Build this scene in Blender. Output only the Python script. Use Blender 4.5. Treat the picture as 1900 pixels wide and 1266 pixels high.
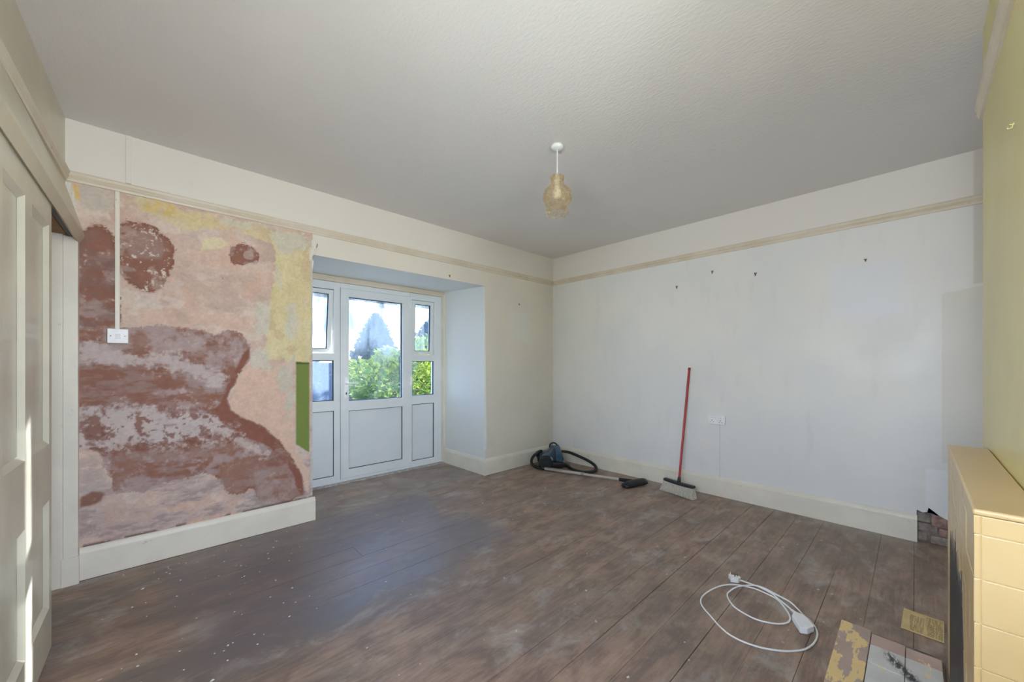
import bpy, bmesh, math, random
import numpy as np
from mathutils import Vector, Matrix

for o in list(bpy.data.objects):
    bpy.data.objects.remove(o)
scene = bpy.context.scene
COL = scene.collection
rnd = random.Random(7)

# ------------------------------------------------------------------ camera
cam_d = bpy.data.cameras.new('camera')
cam = bpy.data.objects.new('camera', cam_d)
COL.objects.link(cam)
cam.location = (-4.0983, -3.4741, 1.30)
cam.rotation_euler = (math.pi / 2, 0, -math.radians(90 - 46.3723))
cam_d.sensor_width = 36.0
cam_d.lens = 713.0 / 1900.0 * 36.0
cam_d.shift_y = 43.0 / 1900.0
cam_d.clip_start = 0.01
cam_d.clip_end = 200
scene.camera = cam

# ------------------------------------------------------------------ world, sun, window daylight, exposure
world = bpy.data.worlds.new('sky')
scene.world = world
world.use_nodes = True
wn = world.node_tree
wn.nodes.clear()
w_out = wn.nodes.new('ShaderNodeOutputWorld')
w_bg = wn.nodes.new('ShaderNodeBackground')
w_sky = wn.nodes.new('ShaderNodeTexSky')
w_sky.sky_type = 'HOSEK_WILKIE'
SUN_TO = Vector((-1.0, -0.72, -0.31)).normalized()      # direction the sunlight travels
w_sky.sun_direction = -SUN_TO
w_sky.turbidity = 2.4
w_sky.ground_albedo = 0.35
w_tint = wn.nodes.new('ShaderNodeMix')
w_tint.data_type = 'RGBA'
w_tint.blend_type = 'MULTIPLY'
w_tint.inputs[0].default_value = 1.0
w_tint.inputs[7].default_value = (0.92, 0.92, 1.12, 1)
wn.links.new(w_sky.outputs[0], w_tint.inputs[6])
wn.links.new(w_tint.outputs[2], w_bg.inputs[0])
w_bg.inputs[1].default_value = 17.0
wn.links.new(w_bg.outputs[0], w_out.inputs[0])

sun_d = bpy.data.lights.new('sun', 'SUN')
sun_d.energy = 12.0
sun_d.angle = math.radians(0.6)
sun_d.color = (1.0, 0.93, 0.82)
sun = bpy.data.objects.new('sun', sun_d)
COL.objects.link(sun)
sun.rotation_euler = SUN_TO.to_track_quat('-Z', 'Y').to_euler()
sun.location = (4, 6, 5)

win_d = bpy.data.lights.new('window_daylight', 'AREA')   # daylight entering the window of the alcove behind the camera
win_d.shape = 'RECTANGLE'
win_d.size = 5.0
win_d.size_y = 4.6
win_d.energy = 430.0
win_d.color = (0.80, 0.855, 1.0)
win = bpy.data.objects.new('window_daylight', win_d)
COL.objects.link(win)
win.location = (-3.72, -7.8, 1.8)
win.rotation_euler = (math.radians(90), 0, 0)

win2_d = bpy.data.lights.new('side_window_daylight', 'AREA')   # daylight entering the window of the left wall beside the camera
win2_d.shape = 'RECTANGLE'
win2_d.size = 5.0
win2_d.size_y = 4.2
win2_d.energy = 385.0
win2_d.color = (0.80, 0.855, 1.0)
win2 = bpy.data.objects.new('side_window_daylight', win2_d)
COL.objects.link(win2)
win2.location = (-8.2, -3.2, 1.65)
win2.rotation_euler = (math.radians(90), 0, math.radians(-90))

vs = scene.view_settings
vs.view_transform = 'Standard'
vs.look = 'None'
vs.gamma = 1.0
vs.use_curve_mapping = False
vs.exposure = 1.45

# ------------------------------------------------------------------ node helpers
def srgb(r, g, b):
    f = lambda c: (c / 255 / 12.92) if c / 255 <= 0.04045 else ((c / 255 + 0.055) / 1.055) ** 2.4
    return (f(r), f(g), f(b), 1.0)

class NT:
    def __init__(self, name):
        self.mat = bpy.data.materials.new(name)
        self.mat.use_nodes = True
        self.t = self.mat.node_tree
        self.t.nodes.clear()
        self.out = self.t.nodes.new('ShaderNodeOutputMaterial')
    def n(self, kind, **kw):
        nd = self.t.nodes.new(kind)
        for k, v in kw.items():
            setattr(nd, k, v)
        return nd
    def set(self, sock, v):
        if isinstance(v, bpy.types.NodeSocket):
            self.t.links.new(v, sock)
        else:
            sock.default_value = v
    def pos(self):
        return self.n('ShaderNodeNewGeometry').outputs['Position']
    def objco(self):
        return self.n('ShaderNodeTexCoord').outputs['Object']
    def mapping(self, vec, scale=(1, 1, 1), loc=(0, 0, 0), rot=(0, 0, 0)):
        m = self.n('ShaderNodeMapping')
        self.set(m.inputs['Vector'], vec)
        m.inputs['Scale'].default_value = scale
        m.inputs['Location'].default_value = loc
        m.inputs['Rotation'].default_value = rot
        return m.outputs[0]
    def noise(self, vec, scale, detail=4, rough=0.55, dist=0.0, color=False):
        nd = self.n('ShaderNodeTexNoise')
        self.set(nd.inputs['Vector'], vec)
        nd.inputs['Scale'].default_value = scale
        nd.inputs['Detail'].default_value = detail
        nd.inputs['Roughness'].default_value = rough
        nd.inputs['Distortion'].default_value = dist
        return nd.outputs['Color' if color else 'Fac']
    def voronoi(self, vec, scale, feature='F1'):
        nd = self.n('ShaderNodeTexVoronoi', feature=feature)
        self.set(nd.inputs['Vector'], vec)
        nd.inputs['Scale'].default_value = scale
        return nd.outputs['Distance']
    def ramp(self, fac, a, b, va=0.0, vb=1.0, smooth=True):
        m = self.n('ShaderNodeMapRange')
        m.interpolation_type = 'SMOOTHSTEP' if smooth else 'LINEAR'
        self.set(m.inputs[0], fac)
        m.inputs[1].default_value = a
        m.inputs[2].default_value = b
        m.inputs[3].default_value = va
        m.inputs[4].default_value = vb
        return m.outputs[0]
    def math(self, op, a, b=0.0):
        m = self.n('ShaderNodeMath', operation=op)
        self.set(m.inputs[0], a)
        self.set(m.inputs[1], b)
        return m.outputs[0]
    def mix(self, fac, a, b, mode='MIX'):
        m = self.n('ShaderNodeMix', data_type='RGBA', blend_type=mode)
        self.set(m.inputs[0], fac)
        self.set(m.inputs[6], a)
        self.set(m.inputs[7], b)
        return m.outputs[2]
    def sep(self, vec):
        s = self.n('ShaderNodeSeparateXYZ')
        self.set(s.inputs[0], vec)
        return s.outputs
    def bump(self, height, strength=0.2, dist=0.01):
        b = self.n('ShaderNodeBump')
        b.inputs['Strength'].default_value = strength
        b.inputs['Distance'].default_value = dist
        self.set(b.inputs['Height'], height)
        return b.outputs[0]
    def boxmask(self, a, b, a0, a1, b0, b1, soft=0.01):
        m = self.ramp(a, a0 - soft, a0 + soft)
        m = self.math('MULTIPLY', m, self.ramp(a, a1 - soft, a1 + soft, 1.0, 0.0))
        m = self.math('MULTIPLY', m, self.ramp(b, b0 - soft, b0 + soft))
        return self.math('MULTIPLY', m, self.ramp(b, b1 - soft, b1 + soft, 1.0, 0.0))
    def principled(self, color, rough=0.6, spec=0.5, metal=0.0, normal=None, trans=0.0, alpha=None):
        p = self.n('ShaderNodeBsdfPrincipled')
        self.set(p.inputs['Base Color'], color)
        self.set(p.inputs['Roughness'], rough)
        self.set(p.inputs['Specular IOR Level'], spec)
        self.set(p.inputs['Metallic'], metal)
        p.inputs['Transmission Weight'].default_value = trans
        if normal is not None:
            self.set(p.inputs['Normal'], normal)
        self.t.links.new(p.outputs[0], self.out.inputs[0])
        return p

def simple(name, col, rough=0.5, spec=0.5, metal=0.0, var=0.08, scale=20.0, bump=0.0, bscale=80.0):
    m = NT(name)
    co = m.objco()
    nz = m.noise(co, scale, 3)
    dark = tuple(c * (1 - var) for c in col[:3]) + (1,)
    lite = tuple(min(1, c * (1 + var)) for c in col[:3]) + (1,)
    c = m.mix(m.ramp(nz, 0.3, 0.7), dark, lite)
    nrm = m.bump(m.noise(co, bscale, 3), bump, 0.004) if bump else None
    m.principled(c, rough, spec, metal, nrm)
    return m.mat

# ------------------------------------------------------------------ mesh helpers
class MB:
    def __init__(self):
        self.v, self.f, self.sm = [], [], []
    def add(self, vs_, fs, smooth=False):
        b = len(self.v)
        self.v += [tuple(p) for p in vs_]
        self.f += [tuple(i + b for i in q) for q in fs]
        self.sm += [smooth] * len(fs)
        return self
    def box(self, x0, x1, y0, y1, z0, z1, bev=0.0):
        if bev <= 0:
            vs_ = [(x, y, z) for z in (z0, z1) for y in (y0, y1) for x in (x0, x1)]
            return self.add(vs_, [(0, 2, 3, 1), (4, 5, 7, 6), (0, 1, 5, 4), (2, 6, 7, 3), (0, 4, 6, 2), (1, 3, 7, 5)])
        bm = bmesh.new()
        vv = [bm.verts.new((x, y, z)) for z in (z0, z1) for y in (y0, y1) for x in (x0, x1)]
        for q in [(0, 2, 3, 1), (4, 5, 7, 6), (0, 1, 5, 4), (2, 6, 7, 3), (0, 4, 6, 2), (1, 3, 7, 5)]:
            bm.faces.new([vv[i] for i in q])
        bmesh.ops.bevel(bm, geom=bm.edges[:], offset=bev, segments=2, profile=0.6, affect='EDGES')
        return self.bm(bm)
    def bm(self, bm, smooth=False):
        bm.verts.index_update()
        self.add([v.co[:] for v in bm.verts], [[v.index for v in f.verts] for f in bm.faces], smooth)
        bm.free()
        return self
    def prism(self, poly, axis, a0, a1):
        """poly: 2D points; axis 'x','y','z' is the extrusion axis."""
        n = len(poly)
        def P(p, a):
            return {'x': (a, p[0], p[1]), 'y': (p[0], a, p[1]), 'z': (p[0], p[1], a)}[axis]
        vs_ = [P(p, a0) for p in poly] + [P(p, a1) for p in poly]
        fs = [tuple(range(n))[::-1], tuple(range(n, 2 * n))]
        fs += [(i, (i + 1) % n, (i + 1) % n + n, i + n) for i in range(n)]
        return self.add(vs_, fs)
    def lathe(self, prof, cx, cy, seg=32, wob=None, close=False):
        vs_, fs = [], []
        for k, (r, z) in enumerate(prof):
            for s in range(seg):
                a = 2 * math.pi * s / seg
                rr, zz = (r, z) if wob is None else wob(k, r, z, a)
                vs_.append((cx + rr * math.cos(a), cy + rr * math.sin(a), zz))
        for k in range(len(prof) - 1):
            for s in range(seg):
                t = (s + 1) % seg
                fs.append((k * seg + s, k * seg + t, (k + 1) * seg + t, (k + 1) * seg + s))
        if close:
            fs.append(tuple(range(seg))[::-1])
            fs.append(tuple(range((len(prof) - 1) * seg, len(prof) * seg)))
        return self.add(vs_, fs, True)
    def tube(self, pts, r, seg=10, caps=True, radii=None, smooth=True):
        pts = [Vector(p) for p in pts]
        n = len(pts)
        up = Vector((0, 0, 1))
        vs_, fs = [], []
        prev = None
        for i, p in enumerate(pts):
            t = (pts[min(i + 1, n - 1)] - pts[max(i - 1, 0)]).normalized()
            if prev is None:
                u = t.cross(up)
                if u.length < 1e-3:
                    u = t.cross(Vector((1, 0, 0)))
            else:
                u = prev - t * prev.dot(t)
            u.normalize()
            prev = u
            w = t.cross(u)
            rr = radii[i] if radii else r
            for s in range(seg):
                a = 2 * math.pi * s / seg
                vs_.append(p + rr * (math.cos(a) * u + math.sin(a) * w))
        for i in range(n - 1):
            for s in range(seg):
                t2 = (s + 1) % seg
                fs.append((i * seg + s, i * seg + t2, (i + 1) * seg + t2, (i + 1) * seg + s))
        self.add(vs_, fs, smooth)
        if caps:
            self.add(vs_[:seg], [tuple(range(seg))[::-1]])
            self.add(vs_[-seg:], [tuple(range(seg))])
        return self

def catmull(pts, sub=8, closed=False):
    pts = [Vector(p) for p in pts]
    out = []
    n = len(pts)
    for i in range(n - 1):
        p0, p1, p2, p3 = pts[max(i - 1, 0)], pts[i], pts[i + 1], pts[min(i + 2, n - 1)]
        for k in range(sub):
            t = k / sub
            out.append(0.5 * ((2 * p1) + (p2 - p0) * t + (2 * p0 - 5 * p1 + 4 * p2 - p3) * t * t
                              + (3 * p1 - p0 - 3 * p2 + p3) * t ** 3))
    out.append(pts[-1])
    return out

WM = {}
def tag(o, label=None, category=None, group=None, kind=None):
    if label: o['label'] = label
    if category: o["category"] = category
    if group: o['group'] = group
    if kind: o['kind'] = kind
    return o
def empty(name, loc=(0, 0, 0), rz=0.0, **kw):
    o = bpy.data.objects.new(name, None)
    o.empty_display_size = 0.1
    COL.objects.link(o)
    o.location = loc
    o.rotation_euler = (0, 0, rz)
    WM[o.name] = Matrix.Translation(loc) @ Matrix.Rotation(rz, 4, 'Z')
    return tag(o, **kw)
def build(mb, name, mat, parent=None, local=False, fixn=True, smooth_all=None, **kw):
    """links the collected shapes as ONE mesh object; vertices are world coordinates unless local."""
    me = bpy.data.meshes.new(name)
    vs_ = [Vector(p) for p in mb.v]
    M = WM[parent.name] if parent else Matrix.Identity(4)
    if parent and not local:
        inv = M.inverted()
        vs_ = [inv @ p for p in vs_]
    off = Vector((0, 0, 0))
    if not parent and vs_:
        lo = Vector([min(p[i] for p in vs_) for i in range(3)])
        hi = Vector([max(p[i] for p in vs_) for i in range(3)])
        off = Vector(((lo.x + hi.x) / 2, (lo.y + hi.y) / 2, lo.z))
        vs_ = [p - off for p in vs_]
    me.from_pydata([p[:] for p in vs_], [], mb.f)
    me.polygons.foreach_set('use_smooth', mb.sm if smooth_all is None else [smooth_all] * len(mb.f))
    if fixn:
        bm = bmesh.new()
        bm.from_mesh(me)
        bmesh.ops.recalc_face_normals(bm, faces=bm.faces[:])
        bm.to_mesh(me)
        bm.free()
    me.update()
    if mat is not None:
        me.materials.append(mat)
    o = bpy.data.objects.new(name, me)
    COL.objects.link(o)
    if parent:
        o.parent = parent
        WM[o.name] = M
    else:
        o.location = off
        WM[o.name] = Matrix.Translation(off)
    return tag(o, **kw)

# ------------------------------------------------------------------ dimensions
H = 2.761                      # ceiling
RX0, RX1 = -3.09, -1.222       # recess of the garden door in the back wall
RD = 0.93                      # recess depth to the outer face of the frame
RH = 2.216                     # recess head
FY = 0.86                      # room face of the plastic door frame
BY = -3.68                     # chimney breast face
DY = -4.12                     # wall behind the camera

# ------------------------------------------------------------------ materials
def mat_wall_right():
    m = NT('off_white_emulsion_right')
    p = m.pos()
    x, y, z = m.sep(p)
    base = m.mix(m.ramp(m.noise(p, 1.3, 4), 0.35, 0.65), srgb(236, 234, 228), srgb(229, 229, 226))
    base = m.mix(m.ramp(m.noise(m.mapping(p, (1, 1, 0.25)), 9, 4), 0.55, 0.8, 0, 0.2), base, srgb(203, 200, 190))
    # square of cleaner paint where a picture hung, paler mend above the broken skirting, bare strip beside the chimney
    base = m.mix(m.math('MULTIPLY', m.boxmask(m.math('ADD', y, m.math('MULTIPLY', m.noise(p, 4, 3), 0.1)), z, -3.38, -2.94, 1.66, 2.10, 0.07), 0.6), base, srgb(230, 233, 240))
    wz = m.math('ADD', z, m.math('MULTIPLY', y, 0.16))
    base = m.mix(m.ramp(z, 2.45, 2.46, 0, 0.8), base, srgb(232, 226, 216))  # warmer above the picture rail: a difference of light painted in
    base = m.mix(m.math('MULTIPLY', m.boxmask(y, wz, -4.2, -3.605, 0.02, 1.225, 0.006), 0.5), base, srgb(216, 210, 196))
    base = m.mix(m.math('MULTIPLY', m.boxmask(y, z, -4.2, -3.525, 0.05, 0.545, 0.004), 0.7), base, srgb(236, 240, 240))
    base = m.mix(m.math('MULTIPLY', m.boxmask(y, z, -4.2, -3.75, 1.85, 3.0, 0.008), 0.6), base, srgb(205, 196, 180))
    base = m.mix(m.math('MULTIPLY', m.boxmask(y, z, -0.62, -0.25, 1.3, 2.15, 0.03), 0.35), base, srgb(235, 234, 226))
    # scuffs
    sc = m.noise(m.mapping(p, (1, 3, 1)), 6, 6, 0.7)
    base = m.mix(m.ramp(sc, 0.72, 0.80, 0, 0.3), base, srgb(160, 155, 145))
    bmp = m.bump(m.math('ADD', m.noise(m.mapping(p, (1, 1, 0.3)), 14, 3), m.math('MULTIPLY', m.noise(p, 140, 2), 0.15)), 0.14, 0.006)
    m.principled(base, m.ramp(m.noise(p, 3, 3), 0.3, 0.7, 0.36, 0.5), 0.4, normal=bmp)
    return m.mat
def mat_wall_back():
    m = NT('cream_emulsion_back')
    p = m.pos()
    x, y, z = m.sep(p)
    base = m.mix(m.ramp(m.noise(p, 1.6, 4), 0.35, 0.65), srgb(232, 225, 209), srgb(226, 220, 206))
    base = m.mix(m.math('MULTIPLY', m.boxmask(x, z, -0.84, -0.47, 1.60, 1.96, 0.02), 0.45), base, srgb(230, 228, 222))
    base = m.mix(m.ramp(z, 2.44, 2.46, 0, 0.75), base, srgb(232, 227, 216))
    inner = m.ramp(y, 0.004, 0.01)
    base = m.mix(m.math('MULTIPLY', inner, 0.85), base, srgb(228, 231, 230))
    base = m.mix(m.ramp(m.noise(p, 5, 6, 0.7), 0.66, 0.74, 0, 0.35), base, srgb(176, 165, 145))
    bmp = m.bump(m.math('ADD', m.noise(p, 9, 3), m.math('MULTIPLY', m.noise(p, 130, 2), 0.25)), 0.22, 0.006)
    m.principled(base, 0.55, 0.35, normal=bmp)
    return m.mat
def mat_ceiling():
    m = NT('ceiling_lining_paper')
    p = m.pos()
    base = m.mix(m.ramp(m.noise(p, 0.8, 3), 0.35, 0.65), srgb(238, 234, 231), srgb(233, 230, 227))
    base = m.mix(m.ramp(m.noise(m.mapping(p, (1, 2, 1), (3, 1, 0)), 2.4, 5, 0.65), 0.64, 0.76, 0, 0.4), base, srgb(224, 221, 216))
    wood = m.noise(m.mapping(p, (1, 0.45, 1)), 85, 3, 0.6)
    bmp = m.bump(wood, 0.36, 0.006)
    m.principled(base, 0.8, 0.15, normal=bmp)
    return m.mat
def mat_gloss(name, a, b, rough=0.35, dirt=srgb(120, 112, 96), amount=0.35, spec=0.4):
    m = NT(name)
    p = m.pos()
    base = m.mix(m.ramp(m.noise(p, 4, 4), 0.35, 0.65), a, b)
    base = m.mix(m.ramp(m.noise(p, 11, 6, 0.72), 0.63, 0.72, 0, amount), base, dirt)
    bmp = m.bump(m.noise(p, 40, 3), 0.1, 0.004)
    m.principled(base, rough, spec, normal=bmp)
    return m.mat
def mat_floor():
    m = NT('worn_stained_floorboard')
    p = m.pos()
    x, y, z = m.sep(p)
    oi = m.n('ShaderNodeObjectInfo').outputs['Random']
    comb = m.n('ShaderNodeCombineXYZ')
    m.set(comb.inputs[0], m.math('ADD', x, m.math('MULTIPLY', oi, 37.0)))
    m.set(comb.inputs[1], y)
    m.set(comb.inputs[2], m.math('MULTIPLY', oi, 9.0))
    pv = comb.outputs[0]
    grain = m.math('ADD', m.math('MULTIPLY', m.noise(m.mapping(pv, (1.0, 12.0, 1)), 5.0, 6, 0.62, 0.6), 0.34), m.math('MULTIPLY', m.noise(m.mapping(p, (1.0, 2.0, 1)), 4.2, 8, 0.66, 0.4), 0.66))
    fine = m.noise(m.mapping(pv, (2.0, 40.0, 1)), 9.0, 4, 0.6)
    brown = m.mix(m.ramp(grain, 0.37, 0.63), srgb(121, 100, 88), srgb(174, 146, 126))
    brown = m.mix(m.ramp(fine, 0.45, 0.75, 0, 0.25), brown, srgb(126, 107, 96))
    brown = m.mix(m.ramp(oi, 0, 1, 0.0, 0.16, False), brown, srgb(150, 138, 131))
    # worn old dark stain towards the door, dusty greyed areas
    big = m.noise(m.mapping(p, (0.7, 1.2, 1)), 1.5, 5, 0.6, 0.3)
    lft = m.ramp(x, -2.3, -3.6)
    dk = m.math('MULTIPLY', m.ramp(big, 0.42, 0.62), m.math('ADD', 0.35, m.math('MULTIPLY', lft, 0.5)))
    base = m.mix(dk, brown, srgb(114, 105, 103))
    dust = m.noise(m.mapping(p, (1, 1.7, 1), (2.2, 5, 0)), 2.6, 7, 0.68, 0.4)
    base = m.mix(m.ramp(dust, 0.50, 0.68, 0, 0.65), base, srgb(182, 172, 164))
    edge = m.math('MAXIMUM', m.ramp(x, -0.30, -0.02), m.ramp(y, -0.22, 0.0, 0, 0.6))
    edge = m.math('MULTIPLY', edge, m.ramp(m.noise(p, 3.5, 5), 0.35, 0.62))
    base = m.mix(m.math('MULTIPLY', edge, 0.6), base, srgb(166, 160, 152))
    # white paint drips and scrapes
    warp = m.mix(0.06, p, m.noise(p, 9, 3, color=True))
    cell = m.voronoi(warp, 9.0)
    keep = m.ramp(m.noise(p, 2.3, 2), 0.50, 0.56)
    drip = m.math('MULTIPLY', m.ramp(cell, 0.045, 0.075, 1, 0), keep)
    smear = m.ramp(m.noise(m.mapping(p, (2.5, 7, 1), (1, 2, 0)), 2.6, 6, 0.7), 0.68, 0.75, 0, 0.9)
    base = m.mix(m.math('MAXIMUM', drip, m.math('MULTIPLY', smear, 0.55)), base, srgb(198, 192, 184))
    ring = m.ramp(m.math('ABSOLUTE', m.math('SUBTRACT', m.noise(p, 2.0, 4), 0.5)), 0.0, 0.012, 0.2, 0)
    base = m.mix(ring, base, srgb(124, 108, 99))
    rough = m.ramp(m.math('ADD', m.math('MULTIPLY', dust, 0.6), m.math('MULTIPLY', grain, 0.4)), 0.35, 0.65, 0.42, 0.60)
    # bluish sky sheen by the garden door put into the colour, floor smoother there
    sheen = m.boxmask(m.math('ADD', x, m.math('MULTIPLY', m.noise(p, 2.2, 5), 0.9)), m.math('ADD', y, m.math('MULTIPLY', m.noise(p, 2.6, 5), 0.6)), -3.5, -1.65, -1.15, 0.28, 0.16)
    base = m.mix(m.math('MULTIPLY', sheen, 0.6), base, srgb(108, 104, 112))
    rough = m.math('SUBTRACT', rough, m.math('MULTIPLY', sheen, 0.12))
    bmp = m.bump(m.math('ADD', grain, m.math('MULTIPLY', fine, 0.5)), 0.10, 0.004)
    m.principled(base, rough, 0.55, normal=bmp)
    return m.mat
def mat_glass(name, lo, hi, sc=3.0, streak=(1, 1, 0.35), low=0.10):
    """window glass carrying a film of dirt and condensation"""
    m = NT(name)
    p = m.pos()
    nz = m.noise(m.mapping(p, streak), sc, 6, 0.62, 0.4)
    film = m.ramp(nz, 0.36, 0.68, lo, hi)
    spots = m.ramp(m.voronoi(p, 55), 0.08, 0.14, 0.25, 0.0)
    film = m.math('MINIMUM', m.math('ADD', film, m.math('MULTIPLY', spots, m.ramp(m.noise(p, 5, 2), 0.5, 0.6))), 0.95)
    # condensation gathers in the upper half of the panes
    film = m.math('MULTIPLY', film, m.ramp(m.math('ADD', m.sep(p)[2], m.math('MULTIPLY', m.noise(p, 4, 4), 0.5)), 1.5, 2.0, low, 1.0))
    tr = m.n('ShaderNodeBsdfTransparent')
    tr.inputs[0].default_value = (0.85, 0.91, 0.98, 1)
    tl = m.n('ShaderNodeBsdfTranslucent')
    tl.inputs[0].default_value = (0.17, 0.225, 0.30, 1)
    gl = m.n('ShaderNodeBsdfGlossy')
    gl.inputs['Roughness'].default_value = 0.02
    fr = m.n('ShaderNodeFresnel')
    fr.inputs[0].default_value = 1.3
    a = m.n('ShaderNodeMixShader')
    m.set(a.inputs[0], film)
    m.t.links.new(tr.outputs[0], a.inputs[1])
    m.t.links.new(tl.outputs[0], a.inputs[2])
    b = m.n('ShaderNodeMixShader')
    m.set(b.inputs[0], m.math('MULTIPLY', fr.outputs[0], 0.5))
    m.t.links.new(a.outputs[0], b.inputs[1])
    m.t.links.new(gl.outputs[0], b.inputs[2])
    m.t.links.new(b.outputs[0], m.out.inputs[0])
    return m.mat
def mat_yellow():
    m = NT('yellow_gloss_wall_paint')
    p = m.pos()
    base = m.mix(m.ramp(m.noise(p, 1.4, 3), 0.35, 0.65), srgb(229, 216, 146), srgb(221, 207, 140))
    base = m.mix(m.ramp(m.noise(p, 6, 5, 0.7), 0.64, 0.74, 0, 0.25), base, srgb(188, 172, 118))
    m.principled(base, 0.32, 0.45, normal=m.bump(m.noise(p, 12, 4), 0.14, 0.006))
    return m.mat
def mat_fire_tile():
    m = NT('cream_yellow_painted_tile')
    p = m.pos()
    base = m.mix(m.ramp(m.noise(p, 3, 4), 0.35, 0.65), srgb(218, 190, 138), srgb(210, 181, 128))
    chip = m.ramp(m.noise(m.mapping(p, (2.2, 1, 1)), 16, 5, 0.7), 0.695, 0.71, 0, 0.85)
    base = m.mix(chip, base, srgb(176, 152, 126))
    m.principled(base, 0.3, 0.5, normal=m.bump(m.noise(p, 25, 3), 0.1, 0.004))
    return m.mat
def mat_hearth(name, a, b, thr, soot=False):
    m = NT(name)
    p = m.pos()
    base = m.mix(m.ramp(m.noise(p, 6, 4), 0.35, 0.65), a, tuple(c * 0.85 for c in a[:3]) + (1,))
    pk = m.noise(m.mapping(p, (0.8, 2.2, 1), (4, 2, 0)), 9, 6, 0.62, 0.3)
    base = m.mix(m.ramp(pk, thr, thr + 0.02), base, b)
    if soot:
        x, y, z = m.sep(p)
        u = m.math('ADD', y, m.math('MULTIPLY', x, -0.75))
        so = m.math('MULTIPLY', m.boxmask(u, y, -2.10, -2.045, -3.49, -3.385, 0.02), m.ramp(m.noise(m.mapping(p, (3, 9, 1)), 9, 6, 0.7), 0.42, 0.52))
        base = m.mix(so, base, srgb(52, 50, 52))
    m.principled(base, 0.35, 0.45, normal=m.bump(m.noise(p, 50, 3), 0.12, 0.003))
    return m.mat
def mat_plaster():
    m = NT('stripped_plaster')
    at = m.n('ShaderNodeAttribute')
    at.attribute_name = 'coat'
    p = m.pos()
    n1 = m.noise(p, 55, 5, 0.65)
    c = m.mix(m.ramp(n1, 0.3, 0.8, 0, 0.16), at.outputs['Color'], (0.20, 0.13, 0.10, 1), 'MIX')
    c = m.mix(m.ramp(m.noise(p, 30, 6, 0.7), 0.62, 0.76, 0, 0.15), c, srgb(220, 206, 196))
    h = m.math('ADD', m.noise(p, 18, 5, 0.6), m.math('MULTIPLY', n1, 0.4))
    m.principled(c, 0.8, 0.2, normal=m.bump(h, 0.35, 0.005))
    return m.mat
def mat_leaf(name, a, b):
    m = NT(name)
    oi = m.n('ShaderNodeObjectInfo').outputs['Random']
    p = m.pos()
    c = m.mix(m.ramp(m.noise(p, 7, 3), 0.3, 0.7), a, b)
    c = m.mix(m.math('MULTIPLY', oi, 0.3), c, b)
    d = m.n('ShaderNodeBsdfDiffuse')
    m.set(d.inputs[0], c)
    t = m.n('ShaderNodeBsdfTranslucent')
    m.set(t.inputs[0], m.mix(0.5, c, srgb(160, 176, 80)))
    s = m.n('ShaderNodeMixShader')
    s.inputs[0].default_value = 0.42
    m.t.links.new(d.outputs[0], s.inputs[1])
    m.t.links.new(t.outputs[0], s.inputs[2])
    m.t.links.new(s.outputs[0], m.out.inputs[0])
    return m.mat
def mat_glass_amber():
    m = NT('amber_pressed_glass')
    p = m.objco()
    g = m.n('ShaderNodeBsdfGlass')
    g.inputs['Color'].default_value = (1.0, 0.96, 0.88, 1)
    g.inputs['Roughness'].default_value = 0.06
    g.inputs['IOR'].default_value = 1.2
    m.set(g.inputs['Normal'], m.bump(m.noise(p, 40, 2), 0.10, 0.004))
    t = m.n('ShaderNodeBsdfTransparent')
    t.inputs[0].default_value = (0.993, 0.968, 0.912, 1)
    d = m.n('ShaderNodeBsdfTranslucent')
    d.inputs[0].default_value = (0.96, 0.82, 0.60, 1)
    a = m.n('ShaderNodeMixShader')
    a.inputs[0].default_value = 0.25
    m.t.links.new(t.outputs[0], a.inputs[1])
    m.t.links.new(g.outputs[0], a.inputs[2])
    b = m.n('ShaderNodeMixShader')
    m.set(b.inputs[0], m.ramp(m.noise(p, 45, 4), 0.45, 0.65, 0.10, 0.30))
    m.t.links.new(a.outputs[0], b.inputs[1])
    m.t.links.new(d.outputs[0], b.inputs[2])
    m.t.links.new(b.outputs[0], m.out.inputs[0])
    return m.mat
def mat_paper():
    m = NT('yellowed_printed_paper')
    co = m.objco()
    x, y, z = m.sep(co)
    base = m.mix(m.ramp(m.noise(co, 14, 4), 0.35, 0.65), srgb(228, 203, 150), srgb(214, 188, 136))
    line = m.math('FRACT', m.math('MULTIPLY', x, 70.0))
    ln = m.math('MULTIPLY', m.ramp(line, 0.45, 0.55), m.ramp(m.noise(m.mapping(co, (3, 60, 1)), 3, 3), 0.42, 0.5))
    blk = m.boxmask(x, y, -0.095, 0.095, -0.068, -0.012, 0.002)
    blk = m.math('MAXIMUM', blk, m.boxmask(x, y, -0.095, 0.06, -0.004, 0.045, 0.002))
    base = m.mix(m.math('MULTIPLY', m.math('MULTIPLY', ln, blk), 0.75), base, srgb(92, 76, 52))
    m.principled(base, 0.7, 0.2)
    return m.mat

M_WALLR, M_WALLB, M_CEIL, M_FLOOR = mat_wall_right(), mat_wall_back(), mat_ceiling(), mat_floor()
M_SKIRT = mat_gloss('old_white_gloss', srgb(234, 228, 212), srgb(226, 220, 205))
M_RAIL = mat_gloss('cream_stained_rail_paint', srgb(223, 212, 192), srgb(215, 202, 178), 0.4)
M_CREAM = mat_gloss('cream_door_gloss', srgb(216, 211, 190), srgb(208, 203, 184), 0.25, amount=0.12, spec=0.5)
M_PELMET = mat_gloss('cream_pelmet_gloss', srgb(212, 203, 178), srgb(205, 196, 172), 0.3, amount=0.15)
M_UPVC = mat_gloss('white_plastic', srgb(231, 235, 235), srgb(226, 231, 232), 0.28, srgb(150, 150, 145), 0.10, 0.5)
M_UPANEL = mat_gloss('white_plastic_panel', srgb(226, 231, 233), srgb(222, 228, 231), 0.35, srgb(160, 160, 155), 0.08)
M_GASKET = simple('dark_rubber_gasket', srgb(52, 66, 78), 0.6)
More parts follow.
